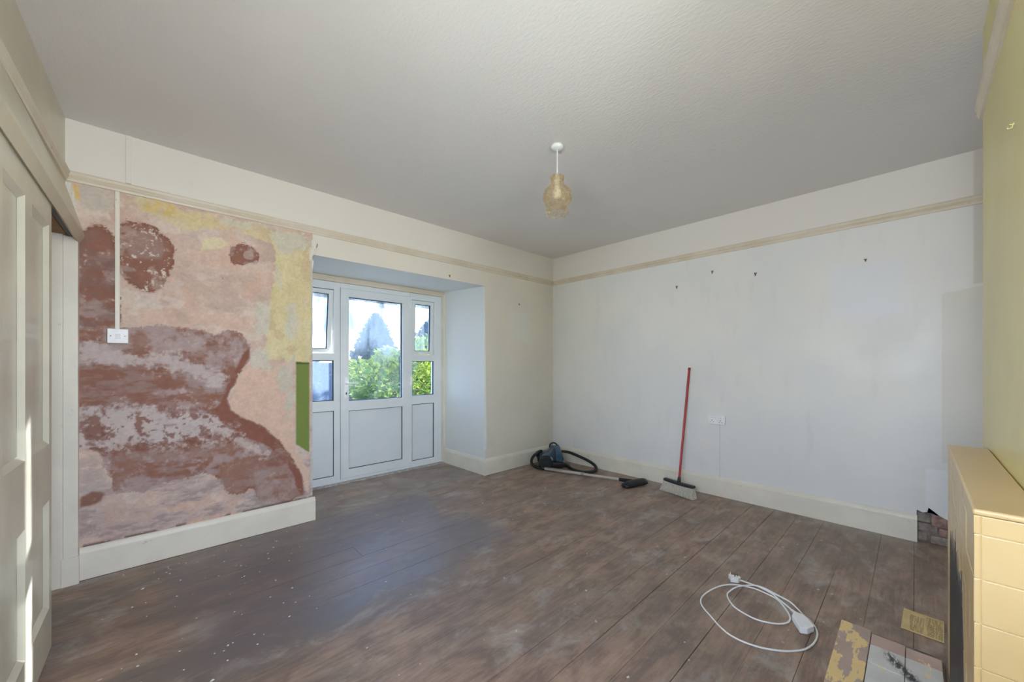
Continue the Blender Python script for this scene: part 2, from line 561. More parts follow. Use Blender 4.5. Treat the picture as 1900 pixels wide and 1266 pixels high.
M_GLASS = mat_glass('dirty_window_glass', 0.08, 0.88)
M_GLASSF = mat_glass('misted_window_glass', 0.45, 0.92, 5.0, low=1.0)
M_YEL, M_FT = mat_yellow(), mat_fire_tile()
M_GROUT = simple('aged_grout', srgb(222, 194, 136), 0.6)
M_PLAST = mat_plaster()
M_WHITEP = simple('white_fitting_plastic', srgb(242, 243, 243), 0.35, var=0.03)
M_DARKW = simple('bare_brown_timber', srgb(150, 108, 70), 0.7, var=0.25, scale=9, bump=0.3)
M_TRACK = simple('dark_track_steel', srgb(52, 44, 38), 0.5, metal=0.3)
M_BRICK = simple('old_soft_brick', srgb(158, 130, 120), 0.9, var=0.3, scale=30, bump=0.6)
M_BRICK2 = simple('limewashed_grey_brick', srgb(150, 142, 134), 0.9, var=0.3, scale=22, bump=0.6)
M_MORTAR = simple('grey_lime_mortar', srgb(128, 118, 110), 0.95, var=0.3, scale=25, bump=0.7)
M_BLACK = simple('matt_black_plastic', srgb(28, 29, 32), 0.45)
M_SOOT = simple('soot_black', srgb(44, 44, 48), 0.5, var=0.3, scale=14, bump=0.2)
M_BRASS = simple('tarnished_brass', srgb(120, 100, 70), 0.4, metal=0.6)
M_OUT = simple('outer_render', srgb(196, 190, 180), 0.9, scale=4)

# ------------------------------------------------------------------ the shell
wb = MB()
wb.box(-4.80, RX0, 0.006, 1.10, 0, 2.385)                                  # left of the recess (plaster skin sits on it)
wb.box(-4.80, RX0, 0.0, 1.10, 2.385, H + 0.2)
wb.prism([(0.0, RH), (RD, 2.258), (RD, 2.06), (1.10, 2.05), (1.10, H + 0.2), (0.0, H + 0.2)], 'x', RX0, RX1)
c0, zz0, zz1 = 0.026, 0.285, 2.065                                        # right of the recess, stop-chamfered arris
X = RX1
def tri(mb, pts):
    mb.add(pts, [tuple(range(len(pts)))])
tri(wb, [(X, 0, 0), (X, 0, zz0), (X + c0, 0, zz0 + .03), (X + c0, 0, zz1 - .03), (X, 0, zz1), (X, 0, H + .2), (0.25, 0, H + .2), (0.25, 0, 0)])
tri(wb, [(X, 0, 0), (X, 0, zz0), (X, c0, zz0 + .03), (X, c0, zz1 - .03), (X, 0, zz1), (X, 0, H + .2), (X, 1.10, H + .2), (X, 1.10, 0)])
tri(wb, [(X, 0, zz0), (X + c0, 0, zz0 + .03), (X + c0, 0, zz1 - .03), (X, 0, zz1), (X, c0, zz1 - .03), (X, c0, zz0 + .03)])
tri(wb, [(X, 1.10, 0), (X, 1.10, H + .2), (0.25, 1.10, H + .2), (0.25, 1.10, 0)])
tri(wb, [(0.25, 0, 0), (0.25, 0, H + .2), (0.25, 1.10, H + .2), (0.25, 1.10, 0)])
wall_back = build(wb, 'wall_back', M_WALLB, kind='structure', fixn=False,
                  label='cream back wall with deep garden door recess and stripped plaster at left', category='wall')

wr = MB()
poly = [(0.0, 0.0), (0.0, H + .1), (DY - .1, H + .1), (DY - .1, 0.0), (-3.68, 0.0), (-3.68, 0.197), (-3.64, 0.196), (-3.629, 0.199),
        (-3.60, 0.212), (-3.575, 0.218), (-3.549, 0.222), (-3.541, 0.262), (-3.536, 0.302), (-3.543, 0.258), (-3.552, 0.236), (-3.535, 0.228), (-3.513, 0.219),
        (-3.497, 0.226), (-3.482, 0.232), (-3.483, 0.0)]
wr.prism(poly, 'x', 0.0, 0.02)
wr.box(0.06, 0.16, DY - .1, 0.0, 0, H + .1)
wall_right = build(wr, 'wall_right', M_WALLR, kind='structure', label='off-white right wall with picture marks and scuffed paint', category='wall')
build(MB().box(0.0335, 0.058, -3.72, -3.46, 0, 0.34), 'mortar_bed', M_MORTAR, wall_right)
bk = [(-3.55, -3.484, 0.145, 0.212, 0.030), (-3.69, -3.556, 0.128, 0.215, 0.026), (-3.585, -3.486, 0.080, 0.134, 0.034), (-3.69, -3.592, 0.066, 0.120, 0.027),
      (-3.533, -3.487, 0.006, 0.066, 0.036), (-3.69, -3.552, 0.0, 0.058, 0.030)]
for y0, y1, z0, z1, dx in bk:
    build(MB().box(dx - .008, 0.058, y0, y1, z0, z1, 0.008), 'brick', M_BRICK if y1 < -3.54 and z1 > .07 else M_BRICK2, wall_right)

# chimney breast and the wall behind the camera
build(MB().box(-3.05, -1.435, DY - .1, BY, 0, H + .1), 'wall_chimney', M_YEL, kind='structure',
      label='pale yellow gloss-painted chimney breast above the tiled fireplace', category='wall')
wf = MB()
WX0, WX1, WZ0, WZ1 = -4.28, -3.16, 0.78, 2.32
wf.box(-4.80, WX0, DY - .12, DY, 0, H + .1)
wf.box(WX1, 0.2, DY - .12, DY, 0, H + .1)
wf.box(WX0, WX1, DY - .12, DY, 0, WZ0)
wf.box(WX0, WX1, DY - .12, DY, WZ1, H + .1)
build(wf, 'wall_front', M_WALLB, kind='structure', label='cream wall behind the camera with an alcove window', category='wall')
w1 = empty('window_1', (-3.72, DY - .06, WZ0), kind='structure', label='alcove window behind the camera', category='window')
fr = MB()
for a in (WX0, WX1 - .05, (WX0 + WX1) / 2 - .025):
    fr.box(a, a + .05, DY - .10, DY - .05, WZ0, WZ1)
fr.box(WX0, WX1, DY - .10, DY - .05, WZ0, WZ0 + .05).box(WX0, WX1, DY - .10, DY - .05, WZ1 - .05, WZ1)
build(fr, 'window_frame', M_UPVC, w1)

wl = MB()
wl.box(-0.30, 0.0, DY - .3, 0.0, 2.13, H + .1)                            # head over the sliding door, local frame
wl.box(-0.30, -0.16, -2.05, 0.0, 0, 2.13)                                 # added unseen slab behind the doorway, stops sky light leaking in
SW0, SW1 = -3.84, -2.62                                                   # window of the left wall, beside the camera
wl.box(-0.30, 0.0, SW1, -2.05, 0, 2.13)
wl.box(-0.30, 0.0, SW0, SW1, 0, 0.92)
wl.box(-0.30, 0.0, DY - .3, SW0, 0, 2.13)
wl_root = empty('wall_left', (-4.444, 0, 0), -0.035, kind='structure', label='cream left wall above the sliding panelled door', category='wall')
build(wl, 'plaster', M_PELMET, wl_root, local=True)
w2 = empty('window_2', (-4.444, 0, 0), -0.035, kind='structure', label='window of the left wall beside the camera', category='window')
fr = MB()
for a in (SW0, SW1 - .05, (SW0 + SW1) / 2 - .025):
    fr.box(-.24, -.19, a, a + .05, .92, 2.13)
fr.box(-.24, -.19, SW0, SW1, .92, .97).box(-.24, -.19, SW0, SW1, 2.08, 2.13)
build(fr, 'window_frame', M_UPVC, w2, local=True)
build(MB().box(-4.9, 0.25, DY - .3, 1.12, H, H + .12), 'ceiling', M_CEIL, kind='structure', label='off-white textured ceiling', category='ceiling')

# ------------------------------------------------------------------ floorboards
floor = empty('floor', (-2.3, -1.8, 0), kind='structure', label='worn brown bare floorboards with paint spots', category='floor')
build(MB().box(-4.9, 0.2, DY - .2, 1.1, -0.08, -0.028), 'subfloor', M_SOOT, floor)
PITCH = 0.172
rb = random.Random(11)
boards = []
k = 0
yj = -2.61 + PITCH * 15
while yj > DY:
    boards.append((yj - PITCH, yj))
    yj -= PITCH
def board(x0, x1, y0, y1):
    g = 0.0003 + 0.0022 * rb.random() ** 3.5
    dz = rb.uniform(-0.0010, 0.0)
    m_ = MB()
    n = 6
    xs = [x0 + (x1 - x0) * i / n for i in range(n + 1)]
    ws = [rb.uniform(-.0012, .0012) for _ in xs]
    vs_, fs = [], []
    for i, xx in enumerate(xs):
        ya, yb = y0 + g + ws[i], y1 - g + ws[i]
        vs_ += [(xx, ya, -0.026), (xx, ya, dz - .0008), (xx, ya + .0012, dz), (xx, yb - .0012, dz), (xx, yb, dz - .0008), (xx, yb, -0.026)]
    for i in range(n):
        for j in range(6):
            a, b = i * 6 + j, i * 6 + (j + 1) % 6
            fs.append((a, b, b + 6, a + 6))
    fs += [tuple(range(6))[::-1], tuple(range(n * 6, n * 6 + 6))]
    m_.add(vs_, fs)
    build(m_, 'floorboard', M_FLOOR, floor)
for y0, y1 in boards:
    if rb.random() < 0.16:
        xm = rb.uniform(-3.6, -0.9)
        board(-4.62, xm - .001, y0, y1)
        board(xm + .001, 0.055, y0, y1)
    else:
        board(-4.62, 0.055, y0, y1)
yr = -0.03
while yr < 0.80:
    board(RX0, RX1, yr, min(yr + PITCH, 0.805))
    yr += PITCH

# ------------------------------------------------------------------ stripped plaster skin left of the recess
PL = {
    'D1': [(-4.412,1.998), (-4.365,2.113), (-4.329,2.152), (-4.287,2.167), (-4.249,2.14), (-4.234,2.08), (-4.221,1.525), (-4.268,1.517), (-4.274,1.422), (-4.412,1.383)],
    'D2': [(-4.221,2.193), (-4.179,2.218), (-4.112,2.23), (-4.043,2.209), (-3.985,2.145), (-3.956,2.073), (-3.963,1.974), (-4.0,1.889), (-4.007,1.81), (-4.084,1.771), (-4.139,1.792), (-4.192,1.822), (-4.221,1.873)],
    'D3': [(-3.661,2.07), (-3.652,2.157), (-3.599,2.2), (-3.527,2.194), (-3.472,2.15), (-3.467,2.095), (-3.518,2.075), (-3.573,2.043), (-3.643,2.041)],
    'D3b': [(-3.72,1.949), (-3.69,1.954), (-3.682,1.918), (-3.711,1.914)],
    'D4': [(-4.415,1.533), (-4.179,1.532), (-4.0,1.554), (-3.802,1.541), (-3.736,1.514), (-3.694,1.548), (-3.599,1.543), (-3.527,1.438), (-3.541,1.343), (-3.577,1.255), (-3.619,1.154), (-3.666,1.055), (-3.643,0.967), (-3.547,0.886), (-3.433,0.799), (-3.341,0.695), (-3.258,0.573), (-3.201,0.468), (-3.165,0.333), (-3.15,0.224), (-3.258,0.195), (-3.472,0.247), (-3.51,0.376), (-3.584,0.319), (-3.643,0.326), (-3.701,0.46), (-3.768,0.523), (-3.876,0.51), (-3.977,0.518), (-4.064,0.497), (-4.129,0.454), (-4.165,0.494), (-4.244,0.499), (-4.261,0.613), (-4.311,0.768), (-4.415,0.807)],
    'D6': [(-3.527,1.438), (-3.541,1.343), (-3.577,1.255), (-3.619,1.154), (-3.666,1.055), (-3.643,0.967), (-3.547,0.886), (-3.433,0.799), (-3.341,0.695), (-3.258,0.573), (-3.201,0.468), (-3.165,0.333), (-3.15,0.224), (-3.179,0.231), (-3.23,0.378), (-3.3,0.533), (-3.407,0.658), (-3.547,0.753), (-3.643,0.837), (-3.712,0.888), (-3.746,0.975), (-3.701,1.043), (-3.655,1.155), (-3.608,1.27), (-3.577,1.372)],
    'L1': [(-4.415,1.041), (-4.244,1.053), (-4.064,1.014), (-3.957,0.966), (-3.768,0.963), (-3.712,0.888), (-3.584,0.757), (-3.341,0.556), (-3.381,0.547), (-3.584,0.684), (-3.724,0.818), (-3.865,0.794), (-3.997,0.772), (-4.092,0.785), (-4.278,0.799), (-4.415,0.784)],
    'L2': [(-4.415,0.796), (-4.311,0.768), (-4.278,0.617), (-4.253,0.513), (-4.328,0.518), (-4.415,0.48)],
    'L3': [(-4.399,1.428), (-4.286,1.445), (-4.174,1.349), (-3.997,1.351), (-3.812,1.285), (-3.666,1.27), (-3.655,1.155), (-3.712,1.1), (-3.812,1.188), (-3.977,1.259), (-4.156,1.286), (-4.286,1.311), (-4.399,1.287)],
    'D5': [(-4.38,0.507), (-4.344,0.522), (-4.286,0.503), (-4.303,0.452), (-4.384,0.437)],
    'D7': [(-4.36,0.918), (-4.295,0.923), (-4.274,0.872), (-4.286,0.801), (-4.36,0.811)],
    'G1': [(-3.547,0.502), (-3.354,0.589), (-3.215,0.439), (-3.186,0.241), (-3.459,0.244), (-3.51,0.376)],
    'P1': [(-3.643,0.967), (-3.619,1.154), (-3.535,1.299), (-3.394,1.253), (-3.244,1.362), (-3.23,0.664), (-3.113,0.403), (-3.128,0.227), (-3.165,0.333), (-3.258,0.573), (-3.433,0.799)],
    'Y1': [(-3.434,1.329), (-3.414,1.554), (-3.395,1.725), (-3.375,2.01), (-3.365,2.171), (-3.395,2.256), (-3.462,2.33), (-3.617,2.314), (-3.72,2.31), (-3.703,2.356), (-3.453,2.377), (-3.315,2.365), (-3.158,2.367), (-3.07,2.303), (-3.103,1.295), (-3.254,1.33)],
    'Y2': [(-4.152,2.313), (-4.098,2.376), (-4.028,2.387), (-3.941,2.373), (-3.926,2.327), (-3.956,2.28), (-4.043,2.296), (-4.125,2.302)],
    'Y3': [(-4.414,2.365), (-4.388,2.373), (-4.383,2.283), (-4.412,2.283)],
    'W1': [(-3.443,2.346), (-3.147,2.382), (-3.081,2.337), (-3.169,2.234), (-3.336,2.177), (-3.375,2.271)],
    'W2': [(-3.481,1.772), (-3.414,1.79), (-3.395,1.668), (-3.414,1.531), (-3.509,1.515), (-3.5,1.659)],
    'W3': [(-3.285,1.793), (-3.212,1.801), (-3.222,1.506), (-3.285,1.504)],
    'W4': [(-3.818,2.081), (-3.802,2.176), (-3.745,2.21), (-3.652,2.188), (-3.703,2.135), (-3.769,2.111)],
    'W5': [(-4.388,2.403), (-4.205,2.427), (-4.243,2.26), (-4.359,2.228), (-4.388,2.281)],
    'W6': [(-4.205,1.783), (-4.139,1.764), (-4.0,1.763), (-3.903,1.735), (-3.926,1.693), (-4.071,1.668), (-4.172,1.695)],
    'W7': [(-4.205,2.372), (-4.098,2.404), (-4.0,2.376), (-3.703,2.377), (-3.72,2.31), (-3.88,2.229), (-4.0,2.259), (-4.125,2.292), (-4.205,2.298)],
    'W8': [(-3.535,1.417), (-3.407,1.405), (-3.394,1.253), (-3.472,1.269), (-3.528,1.343)],
    'W9': [(-3.354,1.252), (-3.23,1.41), (-3.222,0.726), (-3.244,0.697), (-3.327,1.066)],
    'W0': [(-4.451,2.383), (-4.414,2.377), (-4.412,2.275), (-4.397,2.209), (-4.412,2.197), (-4.451,2.306)],
    'GR': [(-3.215,1.318), (-3.113,1.312), (-3.113,0.563), (-3.215,0.646)],
}
def plaster_skin():
    x0, x1, z0, z1, st = -4.42, RX0, 0.15, 2.40, 0.0045
    nx, nz = int((x1 - x0) / st) + 1, int((z1 - z0) / st) + 1
    xs, zs = np.linspace(x0, x1, nx), np.linspace(z0, z1, nz)
    U, Z = np.meshgrid(xs, zs)
    rs = np.random.RandomState(5)
    def vnoise(u, v, cell, seed):
        r = np.random.RandomState(seed)
        G = r.rand(256, 256)
        a, b = u / cell + 50.3, v / cell + 50.7
        i, j = np.floor(a).astype(int), np.floor(b).astype(int)
        fa, fb = a - i, b - j
        fa, fb = fa * fa * (3 - 2 * fa), fb * fb * (3 - 2 * fb)
        i0, j0, i1, j1 = i % 256, j % 256, (i + 1) % 256, (j + 1) % 256
        return (G[i0, j0] * (1 - fa) + G[i1, j0] * fa) * (1 - fb) + (G[i0, j1] * (1 - fa) + G[i1, j1] * fa) * fb
    def fbm(u, v, cell, seed, octs=5, gain=0.55):
        t, a, s = 0, 1.0, 0
        for o in range(octs):
            t = t + a * vnoise(u, v, cell / 2 ** o, seed + o)
            s += a
            a *= gain
        return t / s
    def sm(v, a, b):
        t = np.clip((v - a) / (b - a), 0, 1)
        return t * t * (3 - 2 * t)
    wu = U + 0.045 * (fbm(U, Z, 0.09, 1, 6, 0.62) - .5)
    wz = Z + 0.045 * (fbm(U, Z, 0.09, 21, 6, 0.62) - .5)
    def inside(poly, u=wu, v=wz):
        m = np.zeros(u.shape, bool)
        n = len(poly)
        for i in range(n):
            ax, ay = poly[i]
            bx_, by_ = poly[(i + 1) % n]
            if ay == by_:
                continue
            c = ((ay > v) != (by_ > v)) & (u < (bx_ - ax) * (v - ay) / (by_ - ay) + ax)
            m ^= c
        return m.astype(float)
    def blur(m, k=1):
        for _ in range(k):
            m = (m + np.roll(m, 1, 0) + np.roll(m, -1, 0) + np.roll(m, 1, 1) + np.roll(m, -1, 1)) / 5
        return m
    def rag(poly, k=8, a=.36, b=.64, w=1.0):
        m = inside(poly)
        for _ in range(k):
            m = (m + np.roll(m, 3, 0) + np.roll(m, -3, 0) + np.roll(m, 3, 1) + np.roll(m, -3, 1)) / 5
        return sm(m + w * ((N2 - .5) * .9 + (N4 - .5) * .7), a, b)
    N2 = fbm(U, Z, 0.06, 141, 6, 0.65)
    N4 = fbm(U, Z, 0.02, 161, 4, 0.7)
    def L(r, g, b):
        return np.array(srgb(r, g, b)[:3])
    img = np.zeros(U.shape + (3,))
    hgt = np.zeros(U.shape)
    def lay(mask, col, dh=0.0):
        nonlocal img, hgt
        img = img * (1 - mask[..., None]) + np.array(col) * mask[..., None]
        hgt = hgt * (1 - mask) + dh * mask
    n1 = fbm(U, Z, 0.35, 31)
    n2 = fbm(U, Z, 0.10, 41, 6, 0.62)
    n3 = fbm(U * 0.55, Z * 1.6, 0.07, 51, 5, 0.65)     # horizontal trowel streaks
    n4 = fbm(U, Z, 0.028, 61, 4, 0.7)
    n5 = fbm(U * 1.7, Z * 0.5, 0.09, 71, 5, 0.6)       # vertical runs
    img[:] = L(217, 192, 176)
    lay(sm(n1, .45, .62) * .7, L(211, 184, 168))
    lay(sm(n2, .52, .66) * .7, L(226, 206, 192))
    lay(sm(n2, .45, .33) * .5, L(202, 172, 154))
    pa, pb_ = fbm(U * .8, Z * 1.2, 0.22, 201, 6, 0.58), fbm(U * .8, Z * 1.2, 0.17, 221, 6, 0.58)
    lay(sm(pa, .54, .565) * .55, L(230, 214, 198), .0004)
    lay(sm(pb_, .56, .585) * .55, L(222, 186, 164), .0002)
    lay(sm(pb_, .42, .40) * .35, L(196, 172, 160), -.0002)
    low = sm(Z, 0.75, 0.35)
    lay(low * .6 * sm(n3, .38, .6), L(188, 174, 172))
    lay(low * sm(n3, .56, .68) * .6, L(160, 140, 136))
    # coats of paint and paper, top and right
    lay(blur(inside(PL['P1']), 1), L(226, 194, 172), .0006)
    lay(rag(PL['W5'], 6) * sm(n2, .34, .5), L(206, 194, 180), .0008)
    lay(rag(PL['W7'], 6) * sm(n2, .36, .48), L(222, 206, 168), .0008)
    lay(rag(PL['Y2'], 6) * sm(n2, .38, .5), L(224, 196, 134), .0012)
    PL['Y4'] = [(-3.98, 2.36), (-3.72, 2.34), (-3.30, 2.36), (-3.12, 2.37), (-3.12, 2.25), (-3.40, 2.27), (-3.62, 2.29), (-3.80, 2.27), (-4.0, 2.30)]
    lay(rag(PL['Y4'], 8, .35, .6, 1.4) * .8, L(226, 206, 156), .001)
    y1 = rag(PL['Y1'], 5, .35, .6, 1.2)
    lay(y1, L(226, 212, 168), .0015)
    lay(y1 * sm(n1, .50, .60) * .7, L(220, 204, 154), .0016)
    lay(y1 * sm(fbm(U, Z, .30, 91, 5, .5), .50, .56) * .75, L(214, 208, 190), .0007)
    lay(y1 * sm(fbm(U, Z, .20, 95, 5, .5), .60, .64) * .7, L(214, 188, 150), .0009)
    for kx in ('W1', 'W2', 'W3', 'W8'):
        lay(rag(PL[kx], 10, .35, .6, 1.3) * .85, L(214, 208, 190), .001)
    lay(blur(inside(PL['W9'])) * sm(n2, .40, .55) * .8, L(206, 202, 184), .001)
    lay(blur(inside(PL['Y3'])), L(224, 190, 124), .001)
    lay(blur(inside(PL['W0'])), L(222, 218, 204), .002)
    lay(blur(inside(PL['W6']), 2) * sm(n2, .3, .5) * .8, L(224, 208, 194), .0005)
    # brown damp plaster
    dark = L(152, 108, 92)
    for kx in ('D1', 'D2', 'D4', 'D3', 'D3b'):
        m_ = rag(PL[kx], 4)
        lay(m_, dark, -.0012)
        rim = np.clip(m_ - blur(m_, 14), 0, .5)
        lay(np.clip(rim * 2.2, 0, .8), L(138, 88, 72), -.0012)
    lay(blur(inside(PL['D1']), 3) * sm(n2, .43, .58) * .8 * sm(Z, 2.05, 1.9), L(182, 160, 152), -.0008)
    lay(blur(inside(PL['D1']), 3) * sm(n3, .48, .64) * .6, L(142, 114, 106), -.0008)
    d2 = blur(inside(PL['D2']), 3)
    blob = sm(np.hypot((wu + 4.10) / .10, (wz - 2.08) / .10), 1.1, .85)
    lay(d2 * blob * .85, L(168, 140, 130), -.0006)
    lay(d2 * sm(n2, .50, .58) * .7, L(186, 160, 148), -.0006)
    lay(d2 * sm(n4, .66, .70), L(222, 208, 194), .0)
    lay(blur(inside(PL['D3']), 2) * sm(n2, .56, .62) * .7, L(176, 152, 146), -.0006)
    lay(sm(np.hypot((wu + 3.535) / .035, (wz - 2.12) / .035), 1.1, .9) * .8, L(190, 164, 152), -.0004)
    d4 = rag(PL['D4'], 4)
    lay(d4 * sm(n3, .40, .60) * .7, L(170, 144, 136), -.0008)
    lay(d4 * sm(n1, .46, .58) * .45, L(164, 128, 112), -.0008)
    lay(d4 * sm(Z, 1.28, 1.38) * sm(n2, .40, .54) * .7, L(184, 164, 160), -.0006)
    lay(d4 * sm(n5, .55, .68) * .55, L(156, 116, 100), -.001)
    lay(d4 * sm(n2, .50, .64) * .6, L(188, 170, 168), -.0008)
    lil = L(206, 192, 188)
    for kx, amt in (('L3', .85), ('L1', .95), ('L2', .75)):
        m_ = rag(PL[kx], 14, .25, .75, 1.3)
        e = sm(n3 * .65 + n4 * .35, .26, .46) if kx == 'L1' else sm(n3 * .65 + n4 * .35, .32, .50)
        lay(m_ * amt * e, lil if kx != 'L2' else L(186, 172, 166), -.0003)
    lay(blur(inside(PL['L1']), 8) * sm(n1, .45, .58) * .6, L(210, 192, 184), -.0002)
    # blown crumbs of salt over the brown at mid height
    zone = sm(np.abs(Z - (0.86 - 0.06 * (U + 4.0))), .20, .08) * d4
    lay(zone * sm(n4, .54, .62) * .85, L(202, 188, 182), .0)
    lay(zone * sm(fbm(U, Z, .04, 83, 4, .7), .46, .36) * .8, L(134, 88, 74), -.0014)
    lay(blur(inside(PL['G1']), 4) * sm(n2, .38, .58) * .7, L(172, 150, 144), -.0005)
    lay(blur(inside(PL['D6']), 2) * sm(n2, .34, .44), L(146, 96, 80), -.0012)
    for kx in ('D5', 'D7'):
        lay(blur(inside(PL[kx]), 2) * sm(n2, .36, .5) * .9, L(138, 94, 78), -.0012)
    lay(blur(inside(PL['W4'])), L(228, 214, 178), .0014)
    img = img * (0.86 + 0.28 * N2)[..., None] * (0.90 + 0.20 * N4)[..., None]
    # leftover green dado paint by the door
    g = blur(inside(PL['GR'], U, Z + .012 * (n2 - .5) * (Z < .75)), 1)
    lay(g, L(124, 142, 72), .0016)
    lay(g * (Z > 1.300), L(86, 100, 48), .0016)
    lay((U > -3.108) * sm(n2, .36, .46) * .8, L(206, 204, 198), .0012)
    # shadow line over the skirting, painted dark along the gap
    lay(sm(Z, .215, .195) * sm(n2, .40, .5) * .8, L(92, 78, 72), -.002)
    hgt = hgt * 1.4 + .0022 * (n1 - .5) + .0014 * (n2 - .5)
    me = bpy.data.meshes.new('stripped_plaster')
    co = np.stack([U, -0.001 - hgt, Z], -1).reshape(-1, 3)
    idx = np.arange(nx * nz).reshape(nz, nx)
    q = np.stack([idx[:-1, :-1], idx[:-1, 1:], idx[1:, 1:], idx[1:, :-1]], -1).reshape(-1, 4)
    off = np.array(WM[wall_back.name].translation)
    co = co - off
    me.vertices.add(len(co))
    me.vertices.foreach_set('co', co.ravel())
    me.loops.add(q.size)
    me.loops.foreach_set('vertex_index', q.ravel())
    me.polygons.add(len(q))
    me.polygons.foreach_set('loop_start', np.arange(0, q.size, 4))
    me.polygons.foreach_set('use_smooth', np.ones(len(q), bool))
    me.update(calc_edges=True)
    ca = me.color_attributes.new('coat', 'FLOAT_COLOR', 'POINT')
    rgba = np.ones((len(co), 4))
    rgba[:, :3] = img.reshape(-1, 3)
    ca.data.foreach_set('color', rgba.ravel())
    me.materials.append(M_PLAST)
    o = bpy.data.objects.new('stripped_plaster', me)
    COL.objects.link(o)
    o.parent = wall_back
    o['label'] = 'stripped pink and brown damp plaster with yellow and green paint remains'
plaster_skin()
# torn paper curl at the corner of the recess
tp = MB()
for (ax, az, w, h_, ph) in ((-3.075, 2.30, .05, .13, 0.0), (-3.10, 2.23, .035, .12, .8), (-3.088, 2.14, .02, .10, 1.5)):
    n = 7
    vs_, fs = [], []
    for i in range(n):
        t = i / (n - 1)
        for j in range(4):
            s = j / 3
            wv = w * (1 - t) ** .7
            vs_.append((ax - w / 2 + wv * s, -.003 - .022 * math.sin(math.pi * s) * (0.5 + .5 * math.cos(3 * t + ph)) - .012 * t, az + .03 - h_ * t + .012 * math.sin(5 * s + ph)))
    for i in range(n - 1):
        for j in range(3):
            a = i * 4 + j
            fs.append((a, a + 1, a + 5, a + 4))
    tp.add(vs_, fs, True)
build(tp, 'torn_wallpaper', M_WALLB, wall_back, fixn=False)

# ------------------------------------------------------------------ picture rails and skirtings
RPROF = [(0, 2.388), (0.010, 2.390), (0.013, 2.402), (0.019, 2.410), (0.015, 2.421), (0.020, 2.428), (0.024, 2.440), (0.020, 2.449), (0, 2.454)]
def rail_pts(mb, prof, axis, a0, a1, sign=-1, base=0.0):
    mb.prism([(base + sign * d, z) for d, z in prof], axis, a0, a1)
r1 = MB(); rail_pts(r1, RPROF, 'x', -4.44, -0.001)
build(r1, 'trim_1', M_RAIL, kind='structure', label='cream picture rail along the back wall', category='picture rail')
r2 = MB(); rail_pts(r2, RPROF, 'y', -4.11, -0.026)
build(r2, 'trim_2', M_RAIL, kind='structure', label='cream picture rail along the right wall', category='picture rail')
r3 = MB(); r3.prism([(d, z) for d, z in RPROF], 'y', -4.0, -0.026)
t3 = empty('trim_3', (-4.444, 0, 0), -0.035, kind='structure', label='cream picture rail on the left wall above the pelmet', category='picture rail')
build(r3, 'moulding', M_RAIL, t3, local=True)
r4 = MB(); rail_pts(r4, RPROF, 'x', -3.04, -1.412, +1, BY)
r4.prism([(-1.435 + d, z) for d, z in RPROF], 'y', -4.1, BY)
build(r4, 'trim_4', M_RAIL, kind='structure', label='short picture rail around the yellow chimney breast', category='picture rail')

SPROF = [(0, 0), (0.022, 0), (0.022, 0.158), (0.018, 0.164), (0.016, 0.172), (0.010, 0.184), (0.004, 0.190), (0, 0.191)]
SK = lambda base, sign: [(base + sign * d, z) for d, z in SPROF]
s1 = MB(); s1.prism(SK(0, -1), 'x', -4.386, RX0 + .018)
build(s1, 'baseboard_back_left', M_SKIRT, kind='structure', label='cream skirting board under the stripped plaster', category='skirting board')
s2 = MB(); s2.prism(SK(0, -1), 'x', RX1 - .02, -0.024)
build(s2, 'baseboard_back_right', M_SKIRT, kind='structure', label='white skirting board between door recess and room corner', category='skirting board')
s3 = MB(); s3.prism(SK(RX1, -1), 'y', -0.02, FY - .045)
build(s3, 'baseboard_recess', M_SKIRT, kind='structure', label='short mouldy skirting board inside the door recess', category='skirting board')
s4 = MB(); s4.prism(SK(0, -1), 'y', -3.485, -0.001)
build(s4, 'baseboard_right', M_SKIRT, kind='structure', label='long white skirting board broken off before the fireplace', category='skirting board')

# ------------------------------------------------------------------ door_1 : white plastic garden door with side lights
d1 = empty('door_1', ((RX0 + RX1) / 2, FY, 0), kind='structure', label='white plastic glazed garden door with side windows in recess', category='door')
FX0, FX1, FT = -3.04, -1.254, 2.19
L0, L1 = -2.560, -1.716                      # mullions towards the leaf
fm = MB()
def bar(mb, x0, x1, z0, z1, y0=FY, y1=RD, bev=0.004):
    mb.box(x0, x1, y0, y1, z0, z1, bev)
bar(fm, FX0, FX0 + .062, 0, FT); bar(fm, FX1 - .120, FX1, 0, FT)
bar(fm, -2.626, L0, 0, FT); bar(fm, L1, -1.690, 0, FT)
for a, b in ((FX0 + .05, -2.620), (-1.692, FX1 - .11)):
    bar(fm, a, b, 0, .088); bar(fm, a, b, .795, .905); bar(fm, a, b, 1.340, 1.418); bar(fm, a, b, 2.108, FT)
bar(fm, L0, L1, 2.135, FT); bar(fm, L0, L1, 0, .042)
build(fm, 'frame', M_UPVC, d1)
def glazing(parent, x0, x1, z0, z1, mat, y=FY + .036, gasket=True):
    g = build(MB().box(x0 - .01, x1 + .01, y, y + .006, z0 - .01, z1 + .01), 'pane', mat, parent)
    if gasket:
        gk = MB(); w = .006; ya, yb = FY + .012, y + .002
        gk.box(x0, x0 + w, ya, yb, z0, z1); gk.box(x1 - w, x1, ya, yb, z0, z1)
        gk.box(x0, x1, ya, yb, z0, z0 + w); gk.box(x0, x1, ya, yb, z1 - w, z1)
        build(gk, 'gasket', M_GASKET, parent)
    return g
